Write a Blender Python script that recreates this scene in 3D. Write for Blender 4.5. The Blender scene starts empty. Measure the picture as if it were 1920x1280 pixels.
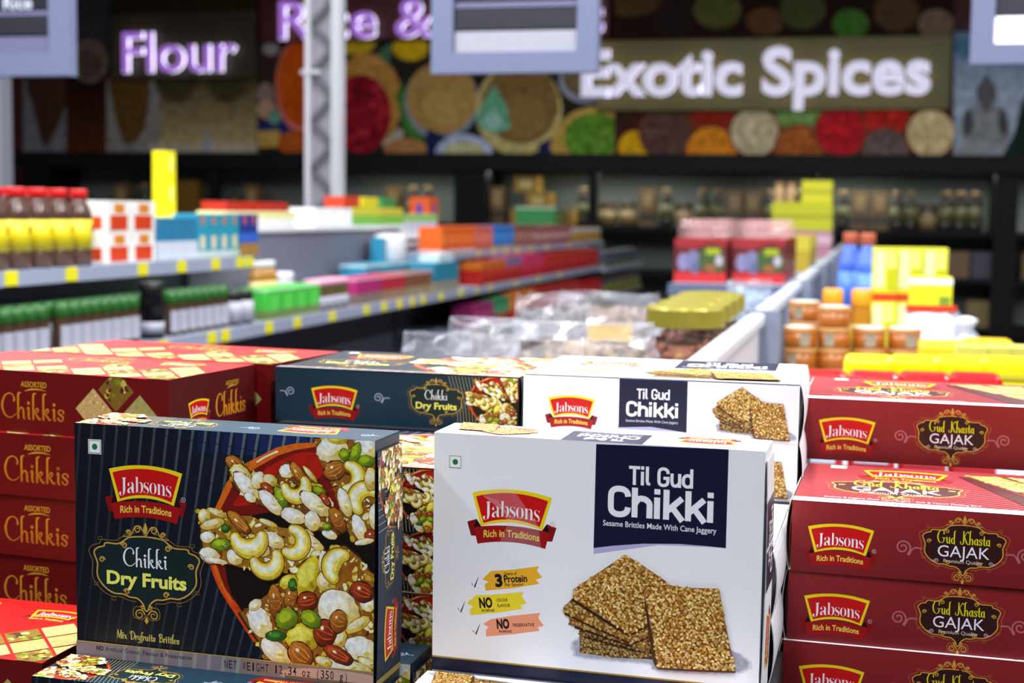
import bpy, bmesh, math, random
import numpy as np
from math import sin, cos, pi, radians
from mathutils import Vector, Matrix
from mathutils.geometry import tessellate_polygon

SC = bpy.context.scene
COL = SC.collection
random.seed(7)

# ------------------------------------------------------------------ camera
EYE = 1.5                                   # eye height, metres
TH, PITCH, ROLL, FPX = radians(14.27), radians(5.191), radians(0.814), 2667.0

def ray(px, py):
    """direction through a photo pixel (store axes), one unit along the optical axis"""
    X, Y = px - 960.0, py - 640.0
    u = cos(ROLL) * X + sin(ROLL) * Y
    v = -sin(ROLL) * X + cos(ROLL) * Y
    x, z = u / FPX, -v / FPX
    y2 = cos(PITCH) + z * sin(PITCH)
    z2 = -sin(PITCH) + z * cos(PITCH)
    return Vector((x * cos(TH) - y2 * sin(TH), x * sin(TH) + y2 * cos(TH), z2))

def at_d(px, py, d):
    return ray(px, py) * d + Vector((0, 0, EYE))
def at_X(px, py, X):
    r = ray(px, py); return r * (X / r.x) + Vector((0, 0, EYE))
def at_Y(px, py, Y):
    r = ray(px, py); return r * (Y / r.y) + Vector((0, 0, EYE))
def at_Z(px, py, z):
    r = ray(px, py); return r * ((z - EYE) / r.z) + Vector((0, 0, EYE))

cam = bpy.data.cameras.new('camera')
cam_o = bpy.data.objects.new('camera', cam); COL.objects.link(cam_o)
_f = ray(960, 640); _r = (ray(961, 640) - _f).normalized(); _u = (ray(960, 639) - _f).normalized()
M = Matrix((( _r.x, _u.x, -_f.normalized().x, 0), (_r.y, _u.y, -_f.normalized().y, 0),
            (_r.z, _u.z, -_f.normalized().z, EYE), (0, 0, 0, 1)))
cam_o.matrix_world = M
cam.sensor_width = 36; cam.lens = FPX * 36 / 1920
cam.clip_start = 0.05; cam.clip_end = 60
cam.dof.use_dof = True; cam.dof.focus_distance = 0.94; cam.dof.aperture_fstop = 8.5
SC.camera = cam_o

# ------------------------------------------------------------------ light
SC.view_settings.view_transform = 'Standard'
SC.view_settings.look = 'None'
SC.view_settings.exposure = 0.0
SC.view_settings.gamma = 1.0
SC.view_settings.use_curve_mapping = False
w = bpy.data.worlds.new('store_air'); SC.world = w; w.use_nodes = True
w.node_tree.nodes['Background'].inputs[0].default_value = (0.75, 0.85, 1.0, 1)
w.node_tree.nodes['Background'].inputs[1].default_value = 0.06

def ceiling_lamp(x, y, sx, sy, power, z=4.05, col=(0.93, 0.96, 1.0), spread=180):
    l = bpy.data.lights.new('ceiling_tube', 'AREA'); l.shape = 'RECTANGLE'; l.size = sx; l.size_y = sy
    l.energy = power; l.color = col; l.spread = radians(spread)
    o = bpy.data.objects.new('ceiling_tube', l); COL.objects.link(o); o.location = (x, y, z)
    return o
# tube rows running along the aisles
for lx in (-4.6, -1.7, 1.2, 4.0):
    for ly in (3.6, 6.8):
        ceiling_lamp(lx, ly, 0.22, 2.4, 64)
for lx in (-3.0, -0.45, 2.0):
    ceiling_lamp(lx, 1.35, 0.25, 1.5, 112)
for lx in (-3.0, -0.45, 2.0):
    ceiling_lamp(lx, -0.75, 0.25, 1.5, 66, col=(.86, .92, 1.0))
for lx in (-3.2, -0.2, 2.6):
    ceiling_lamp(lx, -2.9, 0.25, 1.5, 26, col=(.86, .92, 1.0))
# small round downlights between the tubes
for lx, ly in ((-2.6, 2.2), (-1.1, 2.9), (0.7, 2.3), (-0.5, 4.4), (-2.9, 4.3), (1.0, 4.2)):
    l = bpy.data.lights.new('ceiling_downlight', 'AREA'); l.shape = 'DISK'; l.size = .09; l.energy = 14; l.color = (1, .97, .93)
    o = bpy.data.objects.new('ceiling_downlight', l); COL.objects.link(o); o.location = (lx, ly, 3.7)
# strips under the canopy of the wall shelving
for lx, sx in ((-3.6, 1.3), (-2.0, 1.2), (-.35, .9), (1.3, 1.6), (3.2, 1.4)):
    ceiling_lamp(lx, 11.3, sx, .03, 5.0, z=EYE + .325, col=(.93, 1.0, .95))

# ------------------------------------------------------------------ materials
def lin(c):
    return tuple(((v / 255.0) / 12.92 if v <= 10 else (((v / 255.0) + 0.055) / 1.055) ** 2.4) for v in c)

MATS = {}
def mat(name, rgb, rough=0.5, metal=0.0, spec=0.5, trans=0.0, alpha=1.0, emit=0.0, noise=None, bump=0.0, emit_rgb=None, coat=0.0):
    """principled material; noise=(scale, other rgb) mottles it"""
    if name in MATS: return MATS[name]
    m = bpy.data.materials.new(name); m.use_nodes = True
    nt = m.node_tree; p = nt.nodes['Principled BSDF']
    c = lin(rgb)
    p.inputs['Base Color'].default_value = (*c, 1)
    p.inputs['Roughness'].default_value = rough
    p.inputs['Metallic'].default_value = metal
    p.inputs['Specular IOR Level'].default_value = spec
    p.inputs['Transmission Weight'].default_value = trans
    p.inputs['Alpha'].default_value = alpha
    p.inputs['Coat Weight'].default_value = coat
    if emit:
        p.inputs['Emission Color'].default_value = (*lin(emit_rgb or rgb), 1)
        p.inputs['Emission Strength'].default_value = emit
    if noise or bump:
        tc = nt.nodes.new('ShaderNodeTexCoord')
        n = nt.nodes.new('ShaderNodeTexNoise'); n.inputs['Scale'].default_value = noise[0] if noise else 60
        n.inputs['Detail'].default_value = 5
        nt.links.new(tc.outputs['Object'], n.inputs['Vector'])
        if noise:
            r = nt.nodes.new('ShaderNodeValToRGB')
            r.color_ramp.elements[0].position = 0.38; r.color_ramp.elements[1].position = 0.62
            r.color_ramp.elements[0].color = (*c, 1); r.color_ramp.elements[1].color = (*lin(noise[1]), 1)
            nt.links.new(n.outputs['Fac'], r.inputs['Fac']); nt.links.new(r.outputs['Color'], p.inputs['Base Color'])
        if bump:
            b = nt.nodes.new('ShaderNodeBump'); b.inputs['Strength'].default_value = bump
            nt.links.new(n.outputs['Fac'], b.inputs['Height']); nt.links.new(b.outputs['Normal'], p.inputs['Normal'])
    MATS[name] = m
    return m

def ink_mat(name, rough, mottled=0.0, scale=30, spec=0.5):
    """printing ink: colour from the mesh's 'ink' attribute, optionally mottled"""
    m = bpy.data.materials.new(name); m.use_nodes = True
    nt = m.node_tree; p = nt.nodes['Principled BSDF']
    a = nt.nodes.new('ShaderNodeAttribute'); a.attribute_name = 'ink'
    src = a.outputs['Color']
    if mottled:
        tc = nt.nodes.new('ShaderNodeTexCoord'); n = nt.nodes.new('ShaderNodeTexNoise')
        n.inputs['Scale'].default_value = scale; n.inputs['Detail'].default_value = 4
        nt.links.new(tc.outputs['Object'], n.inputs['Vector'])
        mr = nt.nodes.new('ShaderNodeMapRange')
        mr.inputs['From Min'].default_value = 0.3; mr.inputs['From Max'].default_value = 0.7
        mr.inputs['To Min'].default_value = 1 - mottled; mr.inputs['To Max'].default_value = 1 + mottled
        nt.links.new(n.outputs['Fac'], mr.inputs['Value'])
        mx = nt.nodes.new('ShaderNodeVectorMath'); mx.operation = 'SCALE'
        nt.links.new(src, mx.inputs[0]); nt.links.new(mr.outputs['Result'], mx.inputs['Scale'])
        src = mx.outputs['Vector']
    nt.links.new(src, p.inputs['Base Color'])
    p.inputs['Roughness'].default_value = rough
    p.inputs['Specular IOR Level'].default_value = spec
    return m
INK = ink_mat('printing_ink', 0.42, spec=0.4)
FOOD_INK = ink_mat('food_picture_ink', 0.42, 0.2, 300, spec=0.4)
MURAL = ink_mat('mural_print', 0.7, 0.3, 16, spec=0.1)

# ------------------------------------------------------------------ object helpers
def tag(o, label=None, cat=None, group=None, kind=None):
    if label: o['label'] = label
    if cat: o['category'] = cat
    if group: o['group'] = group
    if kind: o['kind'] = kind
    return o

def link(name, me, parent=None, loc=None, rz=0.0):
    o = bpy.data.objects.new(name, me); COL.objects.link(o)
    if parent is not None: o.parent = parent
    if loc is not None: o.location = loc
    if rz: o.rotation_euler.z = rz
    return o

def bm_obj(name, bm, m, parent=None, loc=None, rz=0.0, smooth=False):
    me = bpy.data.meshes.new(name); bm.to_mesh(me); bm.free()
    for x in (m if isinstance(m, (list, tuple)) else [m]): me.materials.append(x)
    if smooth:
        for p in me.polygons: p.use_smooth = True
    return link(name, me, parent, loc, rz)

def empty(name, loc=(0, 0, 0), rz=0.0):
    return link(name, None, None, loc, rz)

def copy_tree(o, parent=None):
    c = o.copy(); COL.objects.link(c)
    if parent is not None: c.parent = parent
    for ch in list(o.children): copy_tree(ch, c)
    return c

def add_box(bm, x0, x1, y0, y1, z0, z1, mi=0):
    v = [bm.verts.new(p) for p in ((x0, y0, z0), (x1, y0, z0), (x1, y1, z0), (x0, y1, z0), (x0, y0, z1), (x1, y0, z1), (x1, y1, z1), (x0, y1, z1))]
    for f in ((0, 3, 2, 1), (4, 5, 6, 7), (0, 1, 5, 4), (1, 2, 6, 5), (2, 3, 7, 6), (3, 0, 4, 7)):
        bm.faces.new([v[i] for i in f]).material_index = mi
    return v

def box(name, x0, x1, y0, y1, z0, z1, m, parent=None, bevel=0.0, loc=None, rz=0.0):
    bm = bmesh.new(); add_box(bm, x0, x1, y0, y1, z0, z1)
    if bevel: bmesh.ops.bevel(bm, geom=bm.edges[:], offset=bevel, segments=2, profile=0.5, affect='EDGES')
    return bm_obj(name, bm, m, parent, loc, rz)

def add_lathe(bm, prof, n=24, cx=0, cy=0, sx=1, sy=1):
    rings = []
    for r, z in prof:
        if r < 1e-6: rings.append([bm.verts.new((cx, cy, z))])
        else: rings.append([bm.verts.new((cx + sx * r * cos(2 * pi * i / n), cy + sy * r * sin(2 * pi * i / n), z)) for i in range(n)])
    for a, b in zip(rings, rings[1:]):
        for i in range(n):
            j = (i + 1) % n
            if len(a) == 1 and len(b) == 1: continue
            if len(a) == 1: bm.faces.new((a[0], b[j], b[i]))
            elif len(b) == 1: bm.faces.new((a[i], a[j], b[0]))
            else: bm.faces.new((a[i], a[j], b[j], b[i]))

def lathe(name, prof, m, parent=None, n=24, loc=None, sx=1, sy=1):
    bm = bmesh.new(); add_lathe(bm, prof, n, sx=sx, sy=sy)
    bmesh.ops.recalc_face_normals(bm, faces=bm.faces[:])
    o = bm_obj(name, bm, m, parent, loc, smooth=True)
    return o

# ------------------------------------------------------------------ printed artwork
def catmull(pts, seg=6, closed=False):
    out = []; n = len(pts)
    if n < 3: return list(pts)
    rng = range(n) if closed else range(n - 1)
    for i in rng:
        p1, p2 = pts[i], pts[(i + 1) % n]
        p0 = pts[(i - 1) % n] if (closed or i > 0) else p1
        p3 = pts[(i + 2) % n] if (closed or i + 2 < n) else p2
        for k in range(seg):
            t = k / seg
            out.append(tuple(0.5 * (2 * p1[a] + (p2[a] - p0[a]) * t + (2 * p0[a] - 5 * p1[a] + 4 * p2[a] - p3[a]) * t * t
                             + (3 * p1[a] - p0[a] - 3 * p2[a] + p3[a]) * t ** 3) for a in range(len(p1))))
    if not closed: out.append(tuple(pts[-1]))
    return out

def clip_poly(pts, cl):
    x0, y0, x1, y1 = cl
    for ax, lim, sg in ((0, x0, 1), (0, x1, -1), (1, y0, 1), (1, y1, -1)):
        if not pts: return pts
        out = []
        for i in range(len(pts)):
            a, b = pts[i - 1], pts[i]
            ia, ib = sg * (a[ax] - lim) >= 0, sg * (b[ax] - lim) >= 0
            if ia != ib:
                t = (lim - a[ax]) / (b[ax] - a[ax])
                out.append((a[0] + t * (b[0] - a[0]), a[1] + t * (b[1] - a[1])))
            if ib: out.append(b)
        pts = out
    return pts

_text = {}
def text_mesh(s, bold=0.0, spacing=1.0):
    """built-in typeface as flat polygons; x from 0, cap height about 0.7"""
    k = (s, bold, spacing)
    if k not in _text:
        t = bpy.data.curves.new('lettering', 'FONT'); t.body = s; t.offset = bold; t.resolution_u = 3; t.space_character = spacing
        o = bpy.data.objects.new('lettering', t); COL.objects.link(o)
        dg = bpy.context.evaluated_depsgraph_get(); dg.update()
        e = o.evaluated_get(dg); me = e.to_mesh()
        vs = [(v.co.x, v.co.y) for v in me.vertices]
        fs = [tuple(p.vertices) for p in me.polygons]
        e.to_mesh_clear(); bpy.data.objects.remove(o); bpy.data.curves.remove(t)
        x0 = min(v[0] for v in vs); x1 = max(v[0] for v in vs)
        _text[k] = ([(x - x0, y) for x, y in vs], fs, x1 - x0)
    return _text[k]

GLY = {}
for part in "J|245,90 211,-19 108,-55 80,-52 56,-45 35,-32 20,-16 10,2 7,23 10,41 18,54 30,62 44,64 60,62 72,54 80,43 83,27 81,16 76,3 69,-9 66,-20 77,-44 104,-51 130,-46 147,-31 155,-8 158,21 158,367 156,392 152,413 142,429 127,439 106,445 89,447 89,445 304,445 304,447 290,445 272,440 258,430 250,414 246,394 245,367|34,32,33 37,35,36 38,35,37 32,35,34 32,38,35 31,38,32 31,39,38 30,39,31 30,40,39 29,40,30 29,41,40 28,41,29 28,42,41 27,42,28 26,42,27 26,0,42 26,1,0 11,13,12 11,14,13 10,14,11 10,15,14 9,15,10 9,16,15 8,16,9 8,17,16 7,17,8 25,1,26 7,18,17 7,19,18 6,19,7 24,1,25 6,20,19 5,20,6 24,23,1 23,2,1 5,21,20 4,21,5 4,22,21 3,22,4 22,2,23 3,2,22;a|316,30 289,9 255,0 223,10 204,50 147,12 95,1 68,6 47,19 35,38 30,63 40,98 69,128 123,155 209,183 209,242 205,269 194,289 174,302 148,306 109,299 93,275 97,263 105,251 111,240 113,231 110,219 103,210 92,203 77,201 62,203 52,210 45,221 43,236 47,255 57,272 74,286 98,298 128,306 162,308 220,302 256,284 276,255 283,209 283,62 283,47 285,35 293,27 304,24 316,27 317,28 108,85 118,39 150,23 164,26 179,32 194,43 209,59 209,186 130,146|38,19,39 19,40,39 37,19,38 37,20,19 18,40,19 18,41,40 17,41,18 37,21,20 36,21,37 16,41,17 35,21,36 16,42,41 35,22,21 34,22,35 15,42,16 34,23,22 33,23,34 15,43,42 33,24,23 14,58,15 58,43,15 33,25,24 32,25,33 32,26,25 31,26,32 31,27,26 30,27,31 30,28,27 58,44,43 29,28,30 59,57,58 14,44,58 13,44,14 12,59,13 59,44,13 12,51,59 57,44,59 11,51,12 10,51,11 10,52,51 9,52,10 57,45,44 56,4,57 4,45,57 56,5,4 3,45,4 3,46,45 5,55,56 9,53,52 8,53,9 3,47,46 54,5,55 1,49,0 49,50,0 48,1,49 3,48,47 53,5,54 3,1,48 8,5,53 7,5,8 7,6,5 2,1,3;b|50,-1 53,-1 53,388 51,416 45,435 30,445 18,447 18,445 128,445 128,258 180,299 221,308 251,304 278,291 300,269 317,241 328,206 332,166 327,120 314,80 292,46 264,21 230,5 192,0 152,9 104,40 128,67 141,20 182,4 219,14 241,45 252,94 255,160 252,215 240,256 218,282 184,290 166,287 149,278 136,263 128,244|7,5,6 5,8,7 5,4,8 4,9,8 3,9,4 2,9,3 1,9,2 10,12,11 10,13,12 9,37,10 37,36,10 36,13,10 36,14,13 35,14,36 38,9,37 34,14,35 9,39,38 34,15,14 9,40,39 1,40,9 33,15,34 1,26,40 33,16,15 32,16,33 32,17,16 32,18,17 31,18,32 31,19,18 30,19,31 30,20,19 1,25,26 25,27,26 30,21,20 29,21,30 0,1,25 24,27,25 29,22,21 24,28,27 28,22,29 23,28,24 28,23,22;s|221,25 191,7 151,0 124,4 90,16 82,18 72,19 53,13 46,1 46,1 46,95 46,95 57,63 79,32 108,11 140,5 166,8 185,19 198,36 202,59 191,90 161,113 112,138 82,156 62,175 51,196 47,220 53,255 72,284 101,302 142,309 151,308 164,306 179,303 196,298 200,297 204,296 208,295 214,295 229,300 236,309 234,309 234,232 235,232 224,259 203,285 178,301 149,306 127,303 109,293 98,278 95,259 98,241 108,226 123,213 142,203 187,181 215,164 233,146 244,124 247,95 240,55|42,40,41 39,42,40 29,31,30 29,47,31 47,32,31 29,48,47 46,32,47 46,33,32 29,49,48 46,34,33 28,49,29 45,34,46 38,42,39 45,35,34 45,36,35 45,37,36 45,38,37 45,44,38 44,42,38 28,50,49 27,50,28 27,51,50 27,52,51 42,43,44 26,52,27 26,53,52 26,54,53 25,54,26 25,55,54 25,56,55 24,56,25 24,57,56 23,57,24 23,58,57 22,58,23 22,59,58 21,59,22 21,60,59 20,60,21 9,11,10 9,12,11 20,61,60 19,61,20 9,7,12 7,13,12 18,61,19 18,0,61 17,0,18 7,6,13 6,5,13 5,14,13 17,1,0 16,1,17 4,14,5 3,14,4 9,8,7 3,15,14 15,1,16 15,2,1 3,2,15;o|240,19 207,5 169,0 130,5 96,20 68,44 47,75 33,112 29,154 33,197 47,234 68,265 96,289 129,303 168,308 206,303 240,289 268,266 289,235 302,198 307,154 302,111 289,73 268,42 119,34 139,10 169,1 199,10 218,34 224,54 227,80 229,113 230,154 227,229 217,275 198,300 169,309 138,300 119,275 110,228 107,155 108,114 110,81 113,54|37,14,36 14,35,36 13,37,14 37,35,14 35,15,14 35,16,15 12,37,13 12,38,37 34,16,35 34,17,16 11,38,12 33,17,34 11,39,38 33,18,17 10,39,11 33,19,18 9,39,10 32,19,33 9,40,39 32,20,19 8,40,9 8,41,40 31,20,32 7,41,8 31,21,20 7,42,41 30,21,31 6,42,7 30,22,21 6,43,42 29,22,30 5,43,6 29,23,22 5,24,43 28,23,29 4,24,5 28,0,23 27,0,28 4,25,24 3,25,4 27,1,0 3,26,25 26,1,27 2,26,3 26,2,1;n|170,10 28,10 28,8 38,9 53,19 60,35 62,55 62,254 61,274 54,290 40,301 29,303 29,300 138,300 138,245 195,296 242,308 300,284 320,210 320,55 322,35 329,19 343,9 353,8 353,10 212,10 212,6 209,6 237,19 245,55 245,217 243,243 238,263 225,277 202,282 168,271 138,239 138,55 140,36 146,19 160,9 170,8|15,17,16 12,10,11 12,9,10 9,13,12 9,14,13 14,35,15 35,34,15 34,17,15 8,14,9 34,33,17 33,18,17 32,18,33 7,14,8 14,36,35 31,18,32 6,14,7 6,36,14 30,18,31 6,37,36 29,18,30 29,19,18 6,38,37 29,20,19 5,38,6 28,20,29 5,39,38 28,21,20 4,39,5 4,40,39 28,22,21 27,22,28 3,40,4 2,3,1 3,0,1 3,41,0 26,24,25 26,23,24 3,41,40 27,23,22 27,26,23".split(';'):
    ch, vs, fs = part.split('|')
    GLY[ch] = ([tuple(int(a) / 1000 for a in v.split(',')) for v in vs.split()], [tuple(int(a) for a in f.split(',')) for f in fs.split()])

def hook(h): return [(.42, h + .1, .1), (.24, h + .03, .2), (.15, h - .25, .24), (.14, 0, .24)]
_arch = [(.16, .5, .1), (.35, .95, .14), (.6, .92, .2), (.68, .5, .24), (.68, .06, .22), (.82, -.02, .1)]
_kk = [[(.16, .5, .1), (.5, 1.0, .16), (.64, .82, .16), (.42, .56, .12), (.22, .5, .12)], [(.34, .54, .14), (.56, .22, .24), (.74, .0, .2), (.92, .1, .08)]]
_dot = lambda x, y, r=.17: [(x - .01, y, 2 * r), (x + .01, y, 2 * r)]
SCRIPT = {
 'C': (1.55, [[(1.28, 1.62, .26), (1.3, 1.8, .2), (1.18, 2.12, .12), (.85, 2.28, .12), (.4, 2.05, .18), (.12, 1.4, .26), (.12, .8, .26), (.35, .25, .2), (.75, 0, .12), (1.15, .1, .1), (1.5, .45, .07)]]),
 'G': (1.75, [[(1.28, 1.62, .26), (1.3, 1.8, .2), (1.18, 2.12, .12), (.85, 2.28, .12), (.4, 2.05, .18), (.12, 1.4, .26), (.12, .8, .26), (.35, .25, .2), (.75, 0, .12), (1.15, .15, .12), (1.3, .5, .2), (1.3, .9, .22)], [(.95, .92, .1), (1.65, .92, .1)]]),
 'h': (.98, [hook(2.3), _arch]), 'k': (1.0, [hook(2.3)] + _kk),
 'i': (.52, [[(.04, .9, .1), (.2, 1.0, .24), (.2, .1, .24), (.36, -.02, .1)], _dot(.2, 1.45)]),
 's': (.75, [[(.6, .78, .24), (.5, .98, .14), (.2, .98, .14), (.1, .72, .2), (.5, .4, .24), (.52, .12, .16), (.3, -.02, .14), (.06, .2, .24)]]),
 'u': (.95, [[(.04, .92, .1), (.16, 1, .22), (.15, .35, .24), (.32, 0, .14), (.62, .3, .1)], [(.66, 1, .24), (.66, .1, .24), (.82, -.02, .1)]]),
 'd': (.98, [[(.64, .8, .1), (.42, 1, .12), (.14, .7, .24), (.13, .3, .24), (.34, 0, .12), (.64, .3, .1)], [(.9, 2.3, .1), (.72, 2.2, .2), (.66, 1.9, .24), (.66, .1, .24), (.84, -.02, .1)]]),
 'a': (.95, [[(.64, .8, .1), (.42, 1, .12), (.14, .7, .24), (.13, .3, .24), (.34, 0, .12), (.64, .3, .1)], [(.66, 1, .24), (.66, .1, .24), (.84, -.02, .1)]]),
 'K': (1.85, [[(.75, 2.25, .24), (.75, .4, .24), (.5, 0, .14), (.12, .15, .12), (.2, .42, .2)], [(1.7, 2.05, .22), (1.45, 2.2, .12), (.78, 1.15, .12)], [(.95, 1.3, .14), (1.3, .4, .24), (1.6, 0, .14), (1.85, .15, .08)]]),
 't': (.62, [[(.26, 1.6, .2), (.26, .25, .24), (.42, 0, .14), (.6, .12, .08)], [(.02, 1.0, .12), (.54, 1.0, .12)]]),
 'M': (1.5, [[(.12, 0, .1), (.28, 2.1, .14)], [(.28, 2.1, .24), (.74, .2, .24)], [(.74, .2, .1), (1.2, 2.1, .12)], [(1.2, 2.1, .28), (1.24, 0, .28)], [(0, 0, .1), (.26, 0, .1)], [(1.05, 0, .1), (1.42, 0, .1)]]),
 'D': (1.5, [[(.45, 2.1, .26), (.45, 0, .26)], [(.08, 1.4, .12), (.2, 2.0, .12), (.8, 2.12, .14), (1.3, 1.5, .24), (1.28, .6, .24), (.85, .02, .14), (.25, .0, .12)]]),
 'B': (1.35, [[(.42, 2.1, .26), (.42, 0, .26)], [(.08, 1.5, .12), (.3, 2.1, .12), (.9, 2.05, .18), (.95, 1.4, .2), (.45, 1.15, .12)], [(.5, 1.15, .12), (1.1, 1.0, .18), (1.15, .3, .22), (.7, 0, .14), (.2, 0, .12)]]),
 'r': (.62, [[(.16, 1, .24), (.16, 0, .24)], [(.18, .55, .1), (.36, .95, .14), (.56, .88, .24)]]),
 'y': (.85, [[(.12, 1, .24), (.14, .4, .24), (.34, .12, .12), (.64, .4, .1)], [(.68, 1, .24), (.68, -.45, .2), (.45, -.75, .12), (.1, -.6, .14)]]),
 'f': (.6, [[(.62, 1.95, .2), (.42, 2.15, .12), (.3, 1.7, .22), (.3, -.6, .22)], [(.05, 1, .12), (.58, 1, .12)]]),
 'l': (.42, [[(.38, 2.35, .1), (.2, 2.2, .22), (.16, 1.9, .24), (.16, .1, .24), (.32, -.02, .1)]]),
 'e': (.8, [[(.14, .52, .1), (.62, .62, .1), (.52, .95, .14), (.26, .98, .14), (.12, .6, .24), (.16, .2, .22), (.4, 0, .14), (.7, .22, .1)]]),
 'x': (.8, [[(.1, 1, .24), (.66, 0, .24)], [(.66, 1, .1), (.1, 0, .1)]]), ' ': (.75, []),
}
# upright technical lettering: constant width, square ends
DIN = {
 'T': (.66, [[(0, .91), (.62, .91)], [(.31, .91), (.31, 0)]]), 'i': (.27, [[(.1, .72), (.1, 0)], [(.1, .82), (.1, 1.0)]]),
 'l': (.32, [[(.1, 1), (.1, .22), (.14, .1), (.27, .09)]]),
 'G': (.72, ['s', [(.59, .68), (.57, .82), (.44, .92), (.24, .92), (.11, .8), (.09, .5), (.11, .2), (.24, .08), (.44, .08), (.57, .18), (.59, .45)], [(.34, .45), (.68, .45)]]),
 'u': (.64, ['s', [(.1, .72), (.1, .28), (.18, .1), (.36, .09), (.5, .22)], [(.52, .72), (.52, 0)]]),
 'd': (.66, ['s', [(.52, .54), (.42, .64), (.24, .64), (.11, .52), (.09, .36), (.11, .2), (.24, .08), (.42, .08), (.52, .18)], [(.54, 1), (.54, 0)]]),
 'C': (.7, ['s', [(.6, .68), (.57, .82), (.44, .92), (.24, .92), (.11, .8), (.09, .5), (.11, .2), (.24, .08), (.44, .08), (.57, .18), (.6, .32)]]),
 'h': (.66, ['s', [(.12, .48), (.22, .63), (.4, .63), (.53, .5), (.54, .3), (.54, 0)], [(.1, 1), (.1, 0)]]),
 'k': (.64, [[(.1, 1), (.1, 0)], [(.56, .74), (.14, .3)], [(.26, .44), (.58, -.02)]]), ' ': (.34, []),
}

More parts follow.
